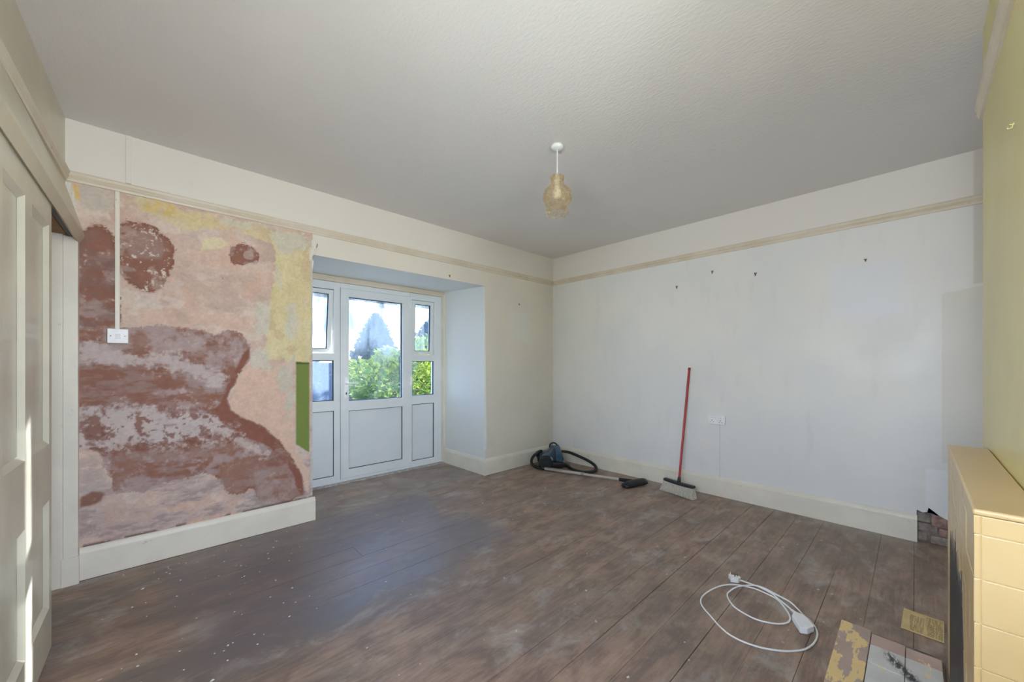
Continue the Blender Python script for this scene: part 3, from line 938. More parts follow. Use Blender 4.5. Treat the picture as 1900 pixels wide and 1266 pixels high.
def panel(parent, x0, x1, z0, z1):
    p_ = build(MB().box(x0 - .01, x1 + .01, FY + .016, FY + .040, z0 - .01, z1 + .01), 'lower_panel', M_UPANEL, parent)
    gk = MB(); w = .005; ya, yb = FY + .004, FY + .018
    gk.box(x0, x0 + w, ya, yb, z0, z1); gk.box(x1 - w, x1, ya, yb, z0, z1)
    gk.box(x0, x1, ya, yb, z0, z0 + w); gk.box(x0, x1, ya, yb, z1 - w, z1)
    build(gk, 'gasket', M_GASKET, parent)
for a, b, mt in ((FX0 + .062, -2.626, M_GLASSF), (-1.690, FX1 - .120, M_GLASS)):
    panel(d1, a, b, .088, .795)
    glazing(d1, a, b, .905, 1.340, mt)
# opening leaf
lf = MB(); ly0, ly1 = FY - .010, FY + .060
bar(lf, L0 + .003, -2.470, .044, 2.133, ly0, ly1, .003); bar(lf, -1.822, L1 - .003, .044, 2.133, ly0, ly1, .003)
build(MB().box(L0 - .008, L0 + .016, ly1, ly1 + .008, .02, 2.15).box(L1 - .016, L1 + .008, ly1, ly1 + .008, .02, 2.15).box(L0, L1, ly1, ly1 + .008, 2.11, 2.15).box(L0, L1, ly1, ly1 + .008, .02, .06), 'weather_strip', M_GASKET, d1)
for z0, z1 in ((.044, .137), (.783, .890), (2.045, 2.133)):
    bar(lf, -2.475, -1.818, z0, z1, ly0, ly1)
leaf = build(lf, 'door_leaf', M_UPVC, d1)
glazing(leaf, -2.470, -1.822, .890, 2.045, M_GLASS)
panel(leaf, -2.470, -1.822, .137, .783)
hd = MB(); hd.box(-2.518, -2.486, ly0 - .010, ly0, .930, 1.158, .004)
hd.tube([(-2.502, ly0 - .005, 1.085), (-2.502, ly0 - .05, 1.085)], .009, 10)
hd.tube([(-2.506, ly0 - .048, 1.085), (-2.44, ly0 - .050, 1.086), (-2.385, ly0 - .046, 1.083)], .009, 10, radii=[.011, .010, .008])
hnd = build(hd, 'handle', M_WHITEP, leaf)
build(MB().box(-2.508, -2.496, ly0 - .0115, ly0 - .009, .965, .990), 'keyhole', M_BLACK, leaf)
hg = MB()
for z in (.135, 1.09, 2.03):
    hg.tube([(L1 - .004, ly0 - .010, z - .05), (L1 - .004, ly0 - .010, z + .05)], .010, 10)
    hg.box(L1 - .022, L1 + .012, ly0 - .008, ly0, z - .045, z + .045)
build(hg, 'hinge', M_WHITEP, leaf)
# top-hung vents standing a little open
def vent(x0, x1, z0, z1, ang, mt):
    hz = z1
    R_ = Matrix.Translation((0, FY + .03, hz)) @ Matrix.Rotation(math.radians(ang), 4, 'X') @ Matrix.Translation((0, -FY - .03, -hz))
    m_ = MB(); w = .045
    m_.box(x0, x0 + w, FY + .004, FY + .054, z0, z1, .003).box(x1 - w, x1, FY + .004, FY + .054, z0, z1, .003)
    m_.box(x0 + w - .002, x1 - w + .002, FY + .004, FY + .054, z0, z0 + w, .003).box(x0 + w - .002, x1 - w + .002, FY + .004, FY + .054, z1 - w, z1, .003)
    def xf(mb):
        mb.v = [(R_ @ Vector(p))[:] for p in mb.v]
        return mb
    v_ = build(xf(m_), 'vent_sash', M_UPVC, d1)
    build(xf(MB().box(x0 + w - .01, x1 - w + .01, FY + .028, FY + .033, z0 + w - .01, z1 - w + .01)), 'pane', mt, v_)
    gk = MB(); g = .006
    a0, a1, b0, b1 = x0 + w, x1 - w, z0 + w, z1 - w
    for bx4 in ((a0, a0 + g, b0, b1), (a1 - g, a1, b0, b1), (a0, a1, b0, b0 + g), (a0, a1, b1 - g, b1)):
        gk.box(bx4[0], bx4[1], FY + .010, FY + .030, bx4[2], bx4[3])
    build(xf(gk), 'gasket', M_GASKET, v_)
    st_ = MB().box((x0 + x1) / 2 - .05, (x0 + x1) / 2 + .05, FY - .012, FY + .006, z0 + .010, z0 + .022, .002)
    build(xf(st_), 'stay', M_WHITEP, v_)
vent(FX0 + .065, -2.629, 1.422, 2.104, 6.5, M_GLASS)
vent(-1.687, FX1 - .123, 1.422, 2.104, 2.0, M_GLASS)
# timber strips closing the frame to the recess
tr = MB(); tr.box(RX0, FX0 - .001, FY - .02, RD, 0, 2.22).box(FX1 + .001, RX1, FY - .03, RD, 0, 2.22)
tr.box(FX1 - .012, FX1 + .004, FY - .014, FY, 0, FT + .004, .003)
build(tr, 'trim_5', M_SKIRT, kind='structure', label='white timber cover strip beside the garden door frame', category='trim')
build(MB().box(RX0, RX1, FY - .012, RD, FT + .002, 2.252), 'trim_6', M_RAIL, kind='structure', label='stained strip between garden door head and recess ceiling', category='trim')
build(MB().box(RX0, RX1, .807, .905, -.02, .010, .003), 'trim_7', simple('chalky_threshold', srgb(176, 172, 164), .9, var=.25, scale=25, bump=.5), kind='structure',
      label='dusty pale threshold at the foot of the garden door', category='threshold')

# ------------------------------------------------------------------ door_2 : cream sliding panelled door, pelmet, jamb
d2 = empty('door_2', (-4.395, 0, 0), -0.021, kind='structure', label='cream gloss panelled sliding door on the left wall', category='door')
TH = .036
ys = [-.745, -.785 - .01, -1.101, -1.207, -1.482, -1.593, -1.868, -2.00]      # stile | panel | muntin | panel | muntin | panel | stile
def lbox(mb, y0, y1, z0, z1, x0=-TH, x1=0.0, bev=.0):
    mb.box(x0, x1, min(y0, y1), max(y0, y1), z0, z1, bev)
for a, b, nm in ((ys[0], ys[1], 'stile'), (ys[2], ys[3], 'stile'), (ys[4], ys[5], 'stile'), (ys[6], ys[7], 'stile')):
    m_ = MB(); lbox(m_, a, b, .008, 2.04); build(m_, nm, M_CREAM, d2, local=True)
for k in range(3):
    a, b = ys[2 * k + 1], ys[2 * k + 2]
    for z0, z1 in ((.008, .205), (.692, .942), (1.925, 2.04)):
        m_ = MB(); lbox(m_, a, b, z0, z1); build(m_, 'rail', M_CREAM, d2, local=True)
    for z0, z1 in ((.205, .692), (.942, 1.925)):
        m_ = MB(); lbox(m_, a, b, z0, z1, -TH + .006, -.016)
        pn = build(m_, 'door_panel', M_CREAM, d2, local=True)
        bd = MB(); w = .022                                             # sloping bead round the panel
        ya, yb = max(a, b), min(a, b)
        o_ = [(0.0, ya, z0), (0.0, yb, z0), (0.0, yb, z1), (0.0, ya, z1)]
        i_ = [(-.0155, ya - w, z0 + w), (-.0155, yb + w, z0 + w), (-.0155, yb + w, z1 - w), (-.0155, ya - w, z1 - w)]
        bd.add(o_ + i_, [(j, (j + 1) % 4, (j + 1) % 4 + 4, j + 4) for j in range(4)])
        build(bd, 'bead', M_CREAM, pn, local=True)
ring = MB()
ring.tube([(-.018, -.745 + .042 * math.sin(t), 1.235 + .042 * math.cos(t)) for t in [math.pi * i / 16 for i in range(17)]], .006, 10)
build(ring, 'ring_pull', M_WHITEP, d2, local=True)
pm = empty('trim_8', (-4.386, 0, 0), -0.021, kind='structure', label='sloping cream pelmet board hiding the sliding door track', category='pelmet')
pb = MB(); pb.prism([(-.060, 2.376), (.000 + .018, 2.090), (.020, 2.072), (.000, 2.024), (-.012, 2.034), (-.075, 2.34)], 'y', -2.5, -.001)
build(pb, 'pelmet_board', M_PELMET, pm, local=True)
bt = MB(); bt.box(-.20, -.046, -2.04, -.07, 2.055, 2.12)
build(bt, 'track_timber', M_DARKW, pm, local=True)
tk = MB(); tk.box(-.040, -.014, -2.4, -.06, 2.05, 2.09)
build(tk, 'track', M_TRACK, pm, local=True)
jm = empty('trim_9', (-4.44, 0, 0), kind='structure', label='off-white door jamb boards beside the stripped plaster', category='door jamb')
build(MB().box(-4.447, -4.388, -.056, .004, 0, 2.05, .003), 'jamb_board', M_SKIRT, jm)
build(MB().box(-4.62, -4.4472, -.060, .004, 0, 2.06, .003), 'jamb_board', M_SKIRT, jm)
build(MB().box(-4.455, -4.384, -.064, .004, 0, .165, .003), 'plinth_block', M_SKIRT, jm)

# ------------------------------------------------------------------ fireplace
fp = empty('fireplace', (-2.165, -3.62, 0), label='yellow painted tiled fireplace against the chimney breast', category='fireplace')
FX_A, FX_B, FYF, FH = -2.690, -1.643, -3.570, .960
build(MB().box(FX_A + .0025, FX_B - .0025, BY + .001, FYF - .0025, 0, FH - .014), 'core', M_GROUT, fp)
TS = .104
rt = random.Random(3)
def tile(x0, x1, y0, y1, z0, z1, bev=.0025, mat=M_FT, nm='tile', parent=fp):
    build(MB().box(x0, x1, y0, y1, z0, z1, bev), nm, mat, parent)
# end facing the room's left side: rounded edge tiles then field tiles
zt = FH - .014
rows = [(FH - .057, zt)]
z = FH - .058
while z > .002:
    rows.append((max(z - TS + .0012, .0), z)); z -= TS
for z0, z1 in rows:
    j = rt.uniform(0, .0012)
    tile(FX_A - j, FX_A + .012, BY + .002, FYF - .0105, z0, z1)
    tile(FX_B - .012, FX_B + j, BY + .002, FYF - .0105, z0, z1)
# front
x = FX_A
while x < FX_B - .01:
    x1 = min(x + TS, FX_B)
    for z0, z1 in rows:
        j = rt.uniform(0, .0012)
        tile(x + .0006, x1 - .0006, FYF - .010, FYF + j, z0, z1)
    x += TS
# painted mantel shelf, worn along its edge
bmx = bmesh.new()
bmesh.ops.create_cube(bmx, size=1.0, matrix=Matrix.Translation(((FX_A + FX_B) / 2, (BY + .002 + FYF + .003) / 2, FH - .0065)) @ Matrix.Diagonal((FX_B - FX_A + .004, FYF - BY + .001, .0145, 1)))
bmesh.ops.bevel(bmx, geom=bmx.edges[:], offset=.006, segments=3, profile=.5, affect='EDGES')
build(MB().bm(bmx), 'mantel_shelf', M_FT, fp)
# blackened patch over the closed fire opening, brushed ragged at the top
sp = [(-2.455, .02), (-2.43, .40), (-2.40, .52), (-2.37, .63)]
rs_ = random.Random(9)
xx = -2.36
while xx < -1.83:
    sp += [(xx, .60 + rs_.uniform(-.05, .02)), (xx + .012, .70 + rs_.uniform(-.05, .05))]
    xx += rs_.uniform(.03, .055)
sp += [(-1.815, .60), (-1.80, .02)]
so = MB(); so.prism(sp, 'y', FYF - .001, FYF + .0016)
build(so, 'sooted_patch', M_SOOT, fp, label='ragged black soot patch')

# hearth of tiles
he = empty('hearth', (-2.1, -3.39, 0), label='low tiled hearth with peeling paint in front of the fireplace', category='hearth')
build(MB().box(-2.66, -1.600, FYF + .012, -3.226, 0, .022), 'base', M_MORTAR, he)
M_H1 = mat_hearth('mauve_tile_peeling_yellow', srgb(190, 166, 152), srgb(240, 210, 146), .51)
M_H2 = mat_hearth('mauve_tile', srgb(200, 174, 160), srgb(240, 210, 146), .60)
M_H3 = mat_hearth('white_sooty_tile', srgb(222, 220, 214), srgb(236, 212, 160), .64, True)
def htile(x0, x1, y0, y1, m_):
    build(MB().box(x0, x1, y0, y1, .0, .030 + rt.uniform(0, .0015), .002), 'tile', m_, he)
x = -1.594
while x > -2.66:
    htile(max(x - .158, -2.665), x - .0015, -3.331, -3.222, M_H1); x -= .159
for y0, y1 in ((-3.444, -3.3335), (-3.553, -3.446)):
    htile(-1.716, -1.612 - (.02 if y0 < -3.5 else 0.01), y0, y1, M_H2)
    x = -1.718
    while x > -2.6:
        htile(x - .150, x - .0015, y0, y1, M_H3); x -= .152

pr_m = MB()
vs_, fs = [], []
nn = 8
for i in range(nn + 1):
    for j in range(4):
        a, b = i / nn - .5, j / 3 - .5
        vs_.append((a * .222, b * .142, .0012 + .004 * math.sin(3 * a + 1) ** 2 + .003 * (b + .5) * (a + .5)))
for i in range(nn):
    for j in range(3):
        q = i * 4 + j
        fs.append((q, q + 1, q + 5, q + 4))
n0 = len(vs_)
vs_ += [(p[0], p[1], p[2] - .0010) for p in vs_]
fs += [tuple(k + n0 for k in f)[::-1] for f in fs]
pr_m.add(vs_, fs, True)
paper = build(pr_m, 'paper_sheet', mat_paper(), label='yellowed printed paper sheet lying on the floor beside the fireplace', category='paper', fixn=False)
paper.location = (-1.30, -3.500, 0.001)
paper.rotation_euler = (0, 0, math.radians(-2))

# ------------------------------------------------------------------ fittings
sw = empty('light_switch', (-4.223, 0, 1.475), label='white light switch on the stripped plaster wall', category='light switch')
build(MB().box(-4.269, -4.180, -.026, .002, 1.433, 1.519, .003), 'back_box', M_WHITEP, sw)
build(MB().box(-4.271, -4.178, -.034, -.026, 1.431, 1.521, .003), 'face_plate', M_WHITEP, sw)
build(MB().prism([(-.033, 1.492), (-.041, 1.490), (-.036, 1.460), (-.033, 1.458)], 'x', -4.236, -4.212), 'rocker', M_WHITEP, sw)
for sx in (-4.256, -4.193):
    build(MB().tube([(sx, -.033, 1.476), (sx, -.0348, 1.476)], .0035, 10), 'screw', M_BRASS, sw)
tk1 = MB().box(-4.238, -4.217, -.013, .002, 1.519, 2.388, .002)
build(tk1, 'cable_trunking', M_SKIRT, label='cream cable trunking running down to the light switch', category='cable trunking')
tk2 = MB().box(-4.190, -4.165, -.010, .002, 2.455, H - .001, .002)
build(tk2, 'cable_trunking', M_WALLB, label='painted-over cable trunking between picture rail and ceiling', category='cable trunking')
so_ = empty('power_socket', (0, -2.125, .752), label='white double power socket on the right wall', category='socket')
build(MB().box(-.026, .0, -2.199, -2.051, .712, .792, .003), 'back_box', M_WHITEP, so_)
build(MB().box(-.036, -.026, -2.202, -2.048, .708, .796, .003), 'face_plate', M_WHITEP, so_)
for sy in (-2.086, -2.164):
    build(MB().box(-.0375, -.0355, sy - .005, sy + .005, .744, .749), 'slot', M_BLACK, so_)
    for dy in (-.012, .012):
        build(MB().box(-.0372, -.0355, sy + dy - .004, sy + dy + .004, .727, .731), 'slot', M_BLACK, so_)
    build(MB().box(-.040, -.0355, sy - .008 + (.024 if sy < -2.12 else -.024) , sy + .008 + (.024 if sy < -2.12 else -.024), .764, .782, .002), 'rocker', M_WHITEP, so_)
    build(MB().tube([(-.0355, sy, .770), (-.0372, sy, .770)], .003, 8), 'screw', M_BRASS, so_)
build(MB().box(-.014, .0, -2.148, -2.126, .188, .711, .002), 'cable_trunking', M_WALLR, label='thin painted cable trunking from double socket down to skirting', category='cable trunking')

def hook(loc, wall, label, s=1.0, mat=None):
    m_ = MB()
    def P(a, d, b):
        if wall == 'right':
            return (loc[0] - d, loc[1] + a, loc[2] + b)
        return (loc[0] + a, loc[1] + (d if wall == 'chimney' else -d), loc[2] + b)
    m_.tube([P(-.010 * s, .002, .014 * s), P(-.004 * s, .004, 0), P(0, .005, -.014 * s), P(0, .013, -.016 * s), P(0, .014, -.006 * s)], .0030 * s, 6)
    m_.tube([P(.010 * s, .002, .014 * s), P(.004 * s, .004, 0), P(0, .005, -.014 * s)], .0030 * s, 6)
    m_.tube([P(0, .000, .006 * s), P(0, .010, .010 * s)], .003 * s, 6)
    build(m_, 'picture_hook', mat or M_BRASS, label=label, category='hook', group='picture hooks left in the walls')
hook((0, -1.722, 2.121), 'right', 'dark picture hook on right wall, nearest the room corner')
hook((0, -2.077, 2.221), 'right', 'dark picture hook on right wall, second from the room corner')
hook((0, -2.452, 2.136), 'right', 'dark picture hook on right wall, third from the room corner')
hook((0, -3.205, 2.118), 'right', 'picture hook on right wall nearest the yellow chimney breast', .8)
hook((-.664, 0, 2.06), 'back', 'picture hook on back wall between door recess and corner', .8)
hook((-3.06, 0, 2.295), 'back', 'rusty hook beside torn wallpaper at the recess corner')
hook((-2.233, BY + .002, 2.01), 'chimney', 'small added hook standing for a glint on the yellow chimney breast', .45, M_YEL)  # added in place of a window glint on the gloss paint
hook((-1.72, 0, 2.255), 'back', 'small hook on back wall above the garden door', .8)

# ------------------------------------------------------------------ pendant lamp
PX, PY = -2.109, -1.825
pd = empty('pendant_lamp', (PX, PY, 2.302), label='amber glass pendant lamp hanging from a white ceiling rose', category='lamp')
build(MB().lathe([(.0, H), (.041, H), (.041, H - .016), (.036, H - .024), (.012, H - .030), (.0, H - .030)], PX, PY, 28), 'ceiling_rose', M_WHITEP, pd)
build(MB().tube([(PX, PY, H - .03), (PX, PY, 2.56)], .0035, 8), 'cord', M_WHITEP, pd)
build(MB().lathe([(.0, 2.574), (.010, 2.572), (.015, 2.558), (.016, 2.53), (.022, 2.528), (.022, 2.520), (.017, 2.518), (.017, 2.50), (.0, 2.50)], PX, PY, 20), 'lamp_holder', M_WHITEP, pd)
build(MB().lathe([(.0, 2.505), (.013, 2.50), (.015, 2.485), (.026, 2.462), (.031, 2.44), (.027, 2.418), (.014, 2.404), (.0, 2.401)], PX, PY, 24), 'bulb', simple('white_bulb_glass', srgb(232, 232, 228), .15, var=.01), pd)
PR = [(.018, 2.530), (.030, 2.532), (.046, 2.552), (.048, 2.546), (.0445, 2.528), (.044, 2.511), (.050, 2.497), (.066, 2.478), (.084, 2.460), (.094, 2.437), (.0985, 2.412), (.096, 2.394), (.089, 2.378),
      (.079, 2.364), (.0725, 2.352), (.0705, 2.344), (.0735, 2.332), (.0750, 2.320), (.0735, 2.308)]
def scal(k, r, z, a):
    lob = .5 + .5 * math.cos(8 * a)
    e = max(0, (k - 15) / 3)
    return r + e * .003 * lob, z - e * .010 * lob
sh = build(MB().lathe(PR, PX, PY, 64, scal), 'lamp_shade', mat_glass_amber(), pd)
md = sh.modifiers.new('thickness', 'SOLIDIFY'); md.thickness = .0025

# ------------------------------------------------------------------ broom
br = empty('broom', (-.25, -1.84, 0), label='red-handled broom leaning on the right wall', category='broom')
bc, bdv = Vector((-.235, -1.842, .112)), Vector((-.215, -.977, -.0)).normalized()
lean = Vector((.235, 0, 1.15)).normalized()
nv = bdv.cross(Vector((0, 0, 1)))
def bp(s, d, u):
    return (bc + bdv * s + nv * d + lean * u)[:]
hb = MB(); n = 14; vs_, fs = [], []
for i in range(n + 1):
    s = -.165 + .33 * i / n
    bow = .012 * (1 - (2 * i / n - 1) ** 2)
    for d, u in ((-.022, -.012), (.022, -.012), (.020, .010 + bow * .3), (-.020, .010 + bow * .3)):
        vs_.append(bp(s, d, u - bow * .6))
for i in range(n):
    for j in range(4):
        a, b = i * 4 + j, i * 4 + (j + 1) % 4
        fs.append((a, b, b + 4, a + 4))
fs += [(3, 2, 1, 0), tuple(range(n * 4, n * 4 + 4))]
hb.add(vs_, fs)
build(hb, 'broom_head', M_BLACK, br)
bs = MB(); r_ = random.Random(2)
for i in range(74):
    for j in range(5):
        s = -.160 + .32 * i / 73
        d = (j - 2) * .0085
        a = Vector(bp(s, d, -.012))
        ft = Vector((bc.x + bdv.x * s * 1.16 - .030 + nv.x * d * 1.9 + r_.uniform(-.003, .003), bc.y + bdv.y * s * 1.16 + nv.y * d * 1.9 + r_.uniform(-.003, .003), .002 + r_.uniform(0, .006)))
        mid = (a + ft) / 2 + Vector((.004, 0, 0))
        bs.tube([a, mid, ft], .0022, 4, caps=False)
build(bs, 'bristles', simple('pale_broom_fibre', srgb(206, 200, 186), .8, var=.15, scale=60), br, kind='stuff')
b0 = Vector(bp(0, 0, .0)); b1 = Vector((-.014, -1.857, 1.262))
build(MB().tube([b0, b0 + (b1 - b0) * .05], .015, 14, radii=[.018, .014]), 'handle_socket', M_BLACK, br)
build(MB().tube([b0 + (b1 - b0) * .02, b0 + (b1 - b0) * .985], .0115, 14), 'handle', simple('red_coated_steel', srgb(176, 34, 44), .32, var=.08, scale=8), br)
build(MB().tube([b0 + (b1 - b0) * .98, b1], .0125, 14), 'end_cap', simple('dark_red_cap', srgb(140, 24, 34), .4), br)

# ------------------------------------------------------------------ vacuum cleaner
vc = empty('vacuum_cleaner', (-.40, -.33, 0), math.radians(-43.63), label='dark blue cylinder vacuum cleaner with hose in the room corner', category='vacuum cleaner')
M_VB = simple('dark_slate_plastic', srgb(58, 74, 88), .3, var=.05)
M_VC = NT('smoky_blue_dust_container')
M_VC.principled(M_VC.mix(M_VC.ramp(M_VC.noise(M_VC.objco(), 9, 3), .35, .65), srgb(44, 76, 98), srgb(74, 108, 128)), .12, .6)
M_VC = M_VC.mat
def rounded_prism(prof, y0, y1, bev=.02, seg=3):
    bm = bmesh.new()
    a = [bm.verts.new((p[0], y0, p[1])) for p in prof]
    b = [bm.verts.new((p[0], y1, p[1])) for p in prof]
    bm.faces.new(a[::-1]); bm.faces.new(b)
    for i in range(len(prof)):
        j = (i + 1) % len(prof)
        bm.faces.new((a[i], a[j], b[j], b[i]))
    bmesh.ops.recalc_face_normals(bm, faces=bm.faces[:])
    bmesh.ops.bevel(bm, geom=bm.edges[:], offset=bev, segments=seg, profile=.5, affect='EDGES', clamp_overlap=True)
    return MB().bm(bm, True)
build(rounded_prism([(-.15, .035), (.11, .022), (.155, .05), (.13, .085), (-.02, .095), (-.15, .11)], -.105, .105, .014), 'chassis', M_BLACK, vc, local=True)
build(rounded_prism([(-.16, .09), (-.155, .165), (-.11, .205), (-.06, .205), (-.015, .275), (.015, .285), (.035, .24), (.03, .11), (-.02, .085)], -.085, .085, .022), 'motor_housing', M_VB, vc, local=True)
ax0, ax1 = Vector((.028, 0, .272)), Vector((.082, 0, .088))
ad = (ax1 - ax0).normalized()
build(MB().tube([ax0 - ad * .004, ax0 + ad * .004, ax0 + ad * .03, ax0.lerp(ax1, .5), ax1 - ad * .02, ax1], .06, 28, radii=[.040, .052, .060, .064, .066, .060]), 'dust_container', M_VC, vc, local=True)
build(MB().tube([ax1 - ad * .002, ax1 + ad * .022], .06, 28, radii=[.069, .064]), 'container_base', M_VB, vc, local=True)
build(MB().tube(catmull([(-.035, 0, .255), (-.028, 0, .292), (.005, 0, .312), (.045, 0, .300), (.066, 0, .262)], 6), .009, 10), 'carry_handle', M_BLACK, vc, local=True)
for sgn in (-1, 1):
    wv = MB().tube([(-.095, sgn * .098, .088), (-.095, sgn * .104, .088), (-.095, sgn * .128, .088), (-.095, sgn * .134, .088)], .085, 28, radii=[.078, .087, .087, .076])
    wh = build(wv, 'wheel', M_BLACK, vc, local=True)
    build(MB().tube([(-.095, sgn * .130, .088), (-.095, sgn * .140, .088)], .04, 20, radii=[.050, .044]), 'hub_cap', M_BLACK, wh, local=True)
build(MB().tube([(.105, -.02, .02), (.105, .02, .02)], .02, 14), 'caster', M_BLACK, vc, local=True)
build(rounded_prism([(.085, .05), (.150, .060), (.165, .085), (.150, .105), (.10, .095)], -.045, .045, .008), 'front_latch', simple('grey_plastic', srgb(120, 128, 134), .35), vc, local=True)
build(MB().tube([(-.03, -.1015, .125), (-.03, -.095, .125), (-.03, -.084, .125)], .03, 20, radii=[.022, .026, .028]), 'power_button', simple('silver_button', srgb(176, 184, 190), .3), vc, local=True)
hose = catmull([(-.34, -.30, .16), (-.20, -.24, .16), (-.085, -.33, .145), (-.060, -.48, .115), (-.055, -.63, .080), (-.075, -.74, .045), (-.17, -.815, .024), (-.28, -.832, .024), (-.345, -.79, .024), (-.365, -.70, .024),
                (-.34, -.58, .024), (-.27, -.46, .024), (-.20, -.30, .024), (-.23, -.14, .03), (-.36, -.09, .06), (-.46, -.13, .14), (-.49, -.22, .205), (-.56, -.225, .195), (-.615, -.20, .150), (-.645, -.20, .10), (-.638, -.215, .055), (-.605, -.25, .028), (-.585, -.30, .024), (-.566, -.351, .024)], 26)
rad = [.0165 + (.0022 if (i % 4) < 2 else 0) for i in range(len(hose))]
build(MB().tube(hose, .017, 10, radii=rad), 'hose', M_BLACK, vc)
wa, wb_, wc_ = Vector((-.566, -.351, .026)), Vector((-.435, -.809, .026)), Vector((-.321, -1.225, .030))
build(MB().tube([wa - Vector((-.006, .02, 0)), wa, wb_], .0175, 16), 'wand', simple('brushed_steel_tube', srgb(206, 200, 192), .35, metal=.35, var=.04), vc)
build(MB().tube([wb_ - (wc_ - wb_) * .03, wb_ + (wc_ - wb_) * .06], .0200, 16), 'wand_joint', simple('grey_joint', srgb(150, 150, 150), .4), vc)
build(MB().tube([wb_, wc_], .0160, 16), 'wand', simple('satin_steel_tube', srgb(200, 194, 186), .35, metal=.35, var=.04), vc)
build(MB().tube([wc_, wc_ + Vector((.012, -.08, .004)), wc_ + Vector((.02, -.14, .004))], .02, 14, radii=[.019, .02, .024]), 'elbow', M_BLACK, vc)
fh = MB()
hc, hx, hy = Vector((-.312, -1.405, 0)), Vector((.975, -.222, 0)), Vector((.222, .975, 0))
prf = [(-.050, .006), (.052, .006), (.056, .020), (.040, .044), (.012, .058), (-.020, .056), (-.045, .036), (-.056, .016)]
n = len(prf)
vs_, fs = [], []
for s, k_ in ((-.165, .55), (-.15, .9), (-.10, 1.0), (0, 1.06), (.10, 1.0), (.15, .9), (.165, .55)):
    for a, z in prf:
        vs_.append((hc + hx * s + hy * a * k_ + Vector((0, 0, .004 + z * k_)))[:])
for i in range(6):
    for j in range(n):
        a, b = i * n + j, i * n + (j + 1) % n
        fs.append((a, b, b + n, a + n))
fs += [tuple(range(n))[::-1], tuple(range(6 * n, 7 * n))]
fh.add(vs_, fs, True)
build(fh, 'floor_head', M_BLACK, vc)

# ------------------------------------------------------------------ extension lead
ex = empty('extension_lead', (-1.75, -2.9, 0), label='white extension lead coiled in loops on the floorboards', category='extension lead')
CP = [(-1.519,-2.752),(-1.532,-2.822),(-1.525,-2.876),(-1.549,-2.942),(-1.572,-3.005),(-1.605,-3.048),(-1.641,-3.076),(-1.668,-3.105),(-1.705,-3.131),(-1.755,-3.149),(-1.818,-3.153),(-1.886,-3.144),(-1.944,-3.122),(-1.995,-3.084),(-2.031,-3.043),(-2.065,-2.985),(-2.08,-2.93),(-2.08,-2.884),(-2.068,-2.843),(-2.036,-2.794),(-2.002,-2.755),(-1.955,-2.7),(-1.913,-2.67),(-1.86,-2.657),(-1.793,-2.66),(-1.717,-2.675),(-1.651,-2.699),(-1.599,-2.738),(-1.572,-2.784),(-1.556,-2.841),(-1.565,-2.905),(-1.581,-2.949),(-1.63,-2.99),(-1.687,-3.023),(-1.73,-3.036),(-1.772,-3.032),(-1.811,-3.008),(-1.84,-2.967),(-1.857,-2.916),(-1.848,-2.86),(-1.825,-2.809),(-1.784,-2.772),(-1.741,-2.748),(-1.693,-2.744),(-1.624,-2.764),(-1.565,-2.8),(-1.531,-2.835),(-1.539,-2.879),(-1.557,-2.924),(-1.587,-2.97),(-1.624,-3.015),(-1.654,-3.035)]
pts = []
for i, (a, b) in enumerate(CP):
    z = .0045
    if i in (1, 2, 3, 4) or 44 <= i <= 48: z = .012
    pts.append((a, b, z))
build(MB().tube(catmull(pts, 8), .0042, 10), 'cable', M_WHITEP, ex)
bl = MB()
bm = bmesh.new()
q0 = [(-1.683, -3.046), (-1.730, -3.043), (-1.815, -3.091), (-1.800, -3.118), (-1.752, -3.137), (-1.686, -3.088)]
va = [bm.verts.new((a, b, .001)) for a, b in q0]; vb2 = [bm.verts.new((a, b, .032)) for a, b in q0]
bm.faces.new(va[::-1]); bm.faces.new(vb2)
for i in range(6):
    j = (i + 1) % 6
    bm.faces.new((va[i], va[j], vb2[j], vb2[i]))
bmesh.ops.recalc_face_normals(bm, faces=bm.faces[:])
bmesh.ops.bevel(bm, geom=bm.edges[:], offset=.004, segments=2, profile=.5, affect='EDGES')
bl.bm(bm)
sk_ = build(bl, 'socket_block', M_WHITEP, ex)
build(MB().tube([(-1.651, -3.030, .012), (-1.672, -3.055, .014), (-1.690, -3.066, .016)], .007, 12, radii=[.0055, .0075, .0085]), 'strain_relief', M_WHITEP, ex)
pg = MB()
pl = [(-1.548, -2.700), (-1.536, -2.690), (-1.512, -2.742), (-1.522, -2.756), (-1.558, -2.752), (-1.578, -2.716)]
bm = bmesh.new()
va = [bm.verts.new((a, b, .001)) for a, b in pl]; vb2 = [bm.verts.new((a, b, .026)) for a, b in pl]
bm.faces.new(va[::-1]); bm.faces.new(vb2)
for i in range(6):
    j = (i + 1) % 6
    bm.faces.new((va[i], va[j], vb2[j], vb2[i]))
bmesh.ops.recalc_face_normals(bm, faces=bm.faces[:])
bmesh.ops.bevel(bm, geom=bm.edges[:], offset=.003, segments=2, profile=.5, affect='EDGES')
pg.bm(bm)
plug = build(pg, 'plug', M_WHITEP, ex)
for (a, b, h_, m_) in ((-1.550, -2.706, .045, M_WHITEP), (-1.540, -2.728, .040, M_BRASS), (-1.525, -2.737, .040, M_BRASS)):
    build(MB().box(a - .003, a + .003, b - .002, b + .002, .024, h_), 'pin', m_, plug)

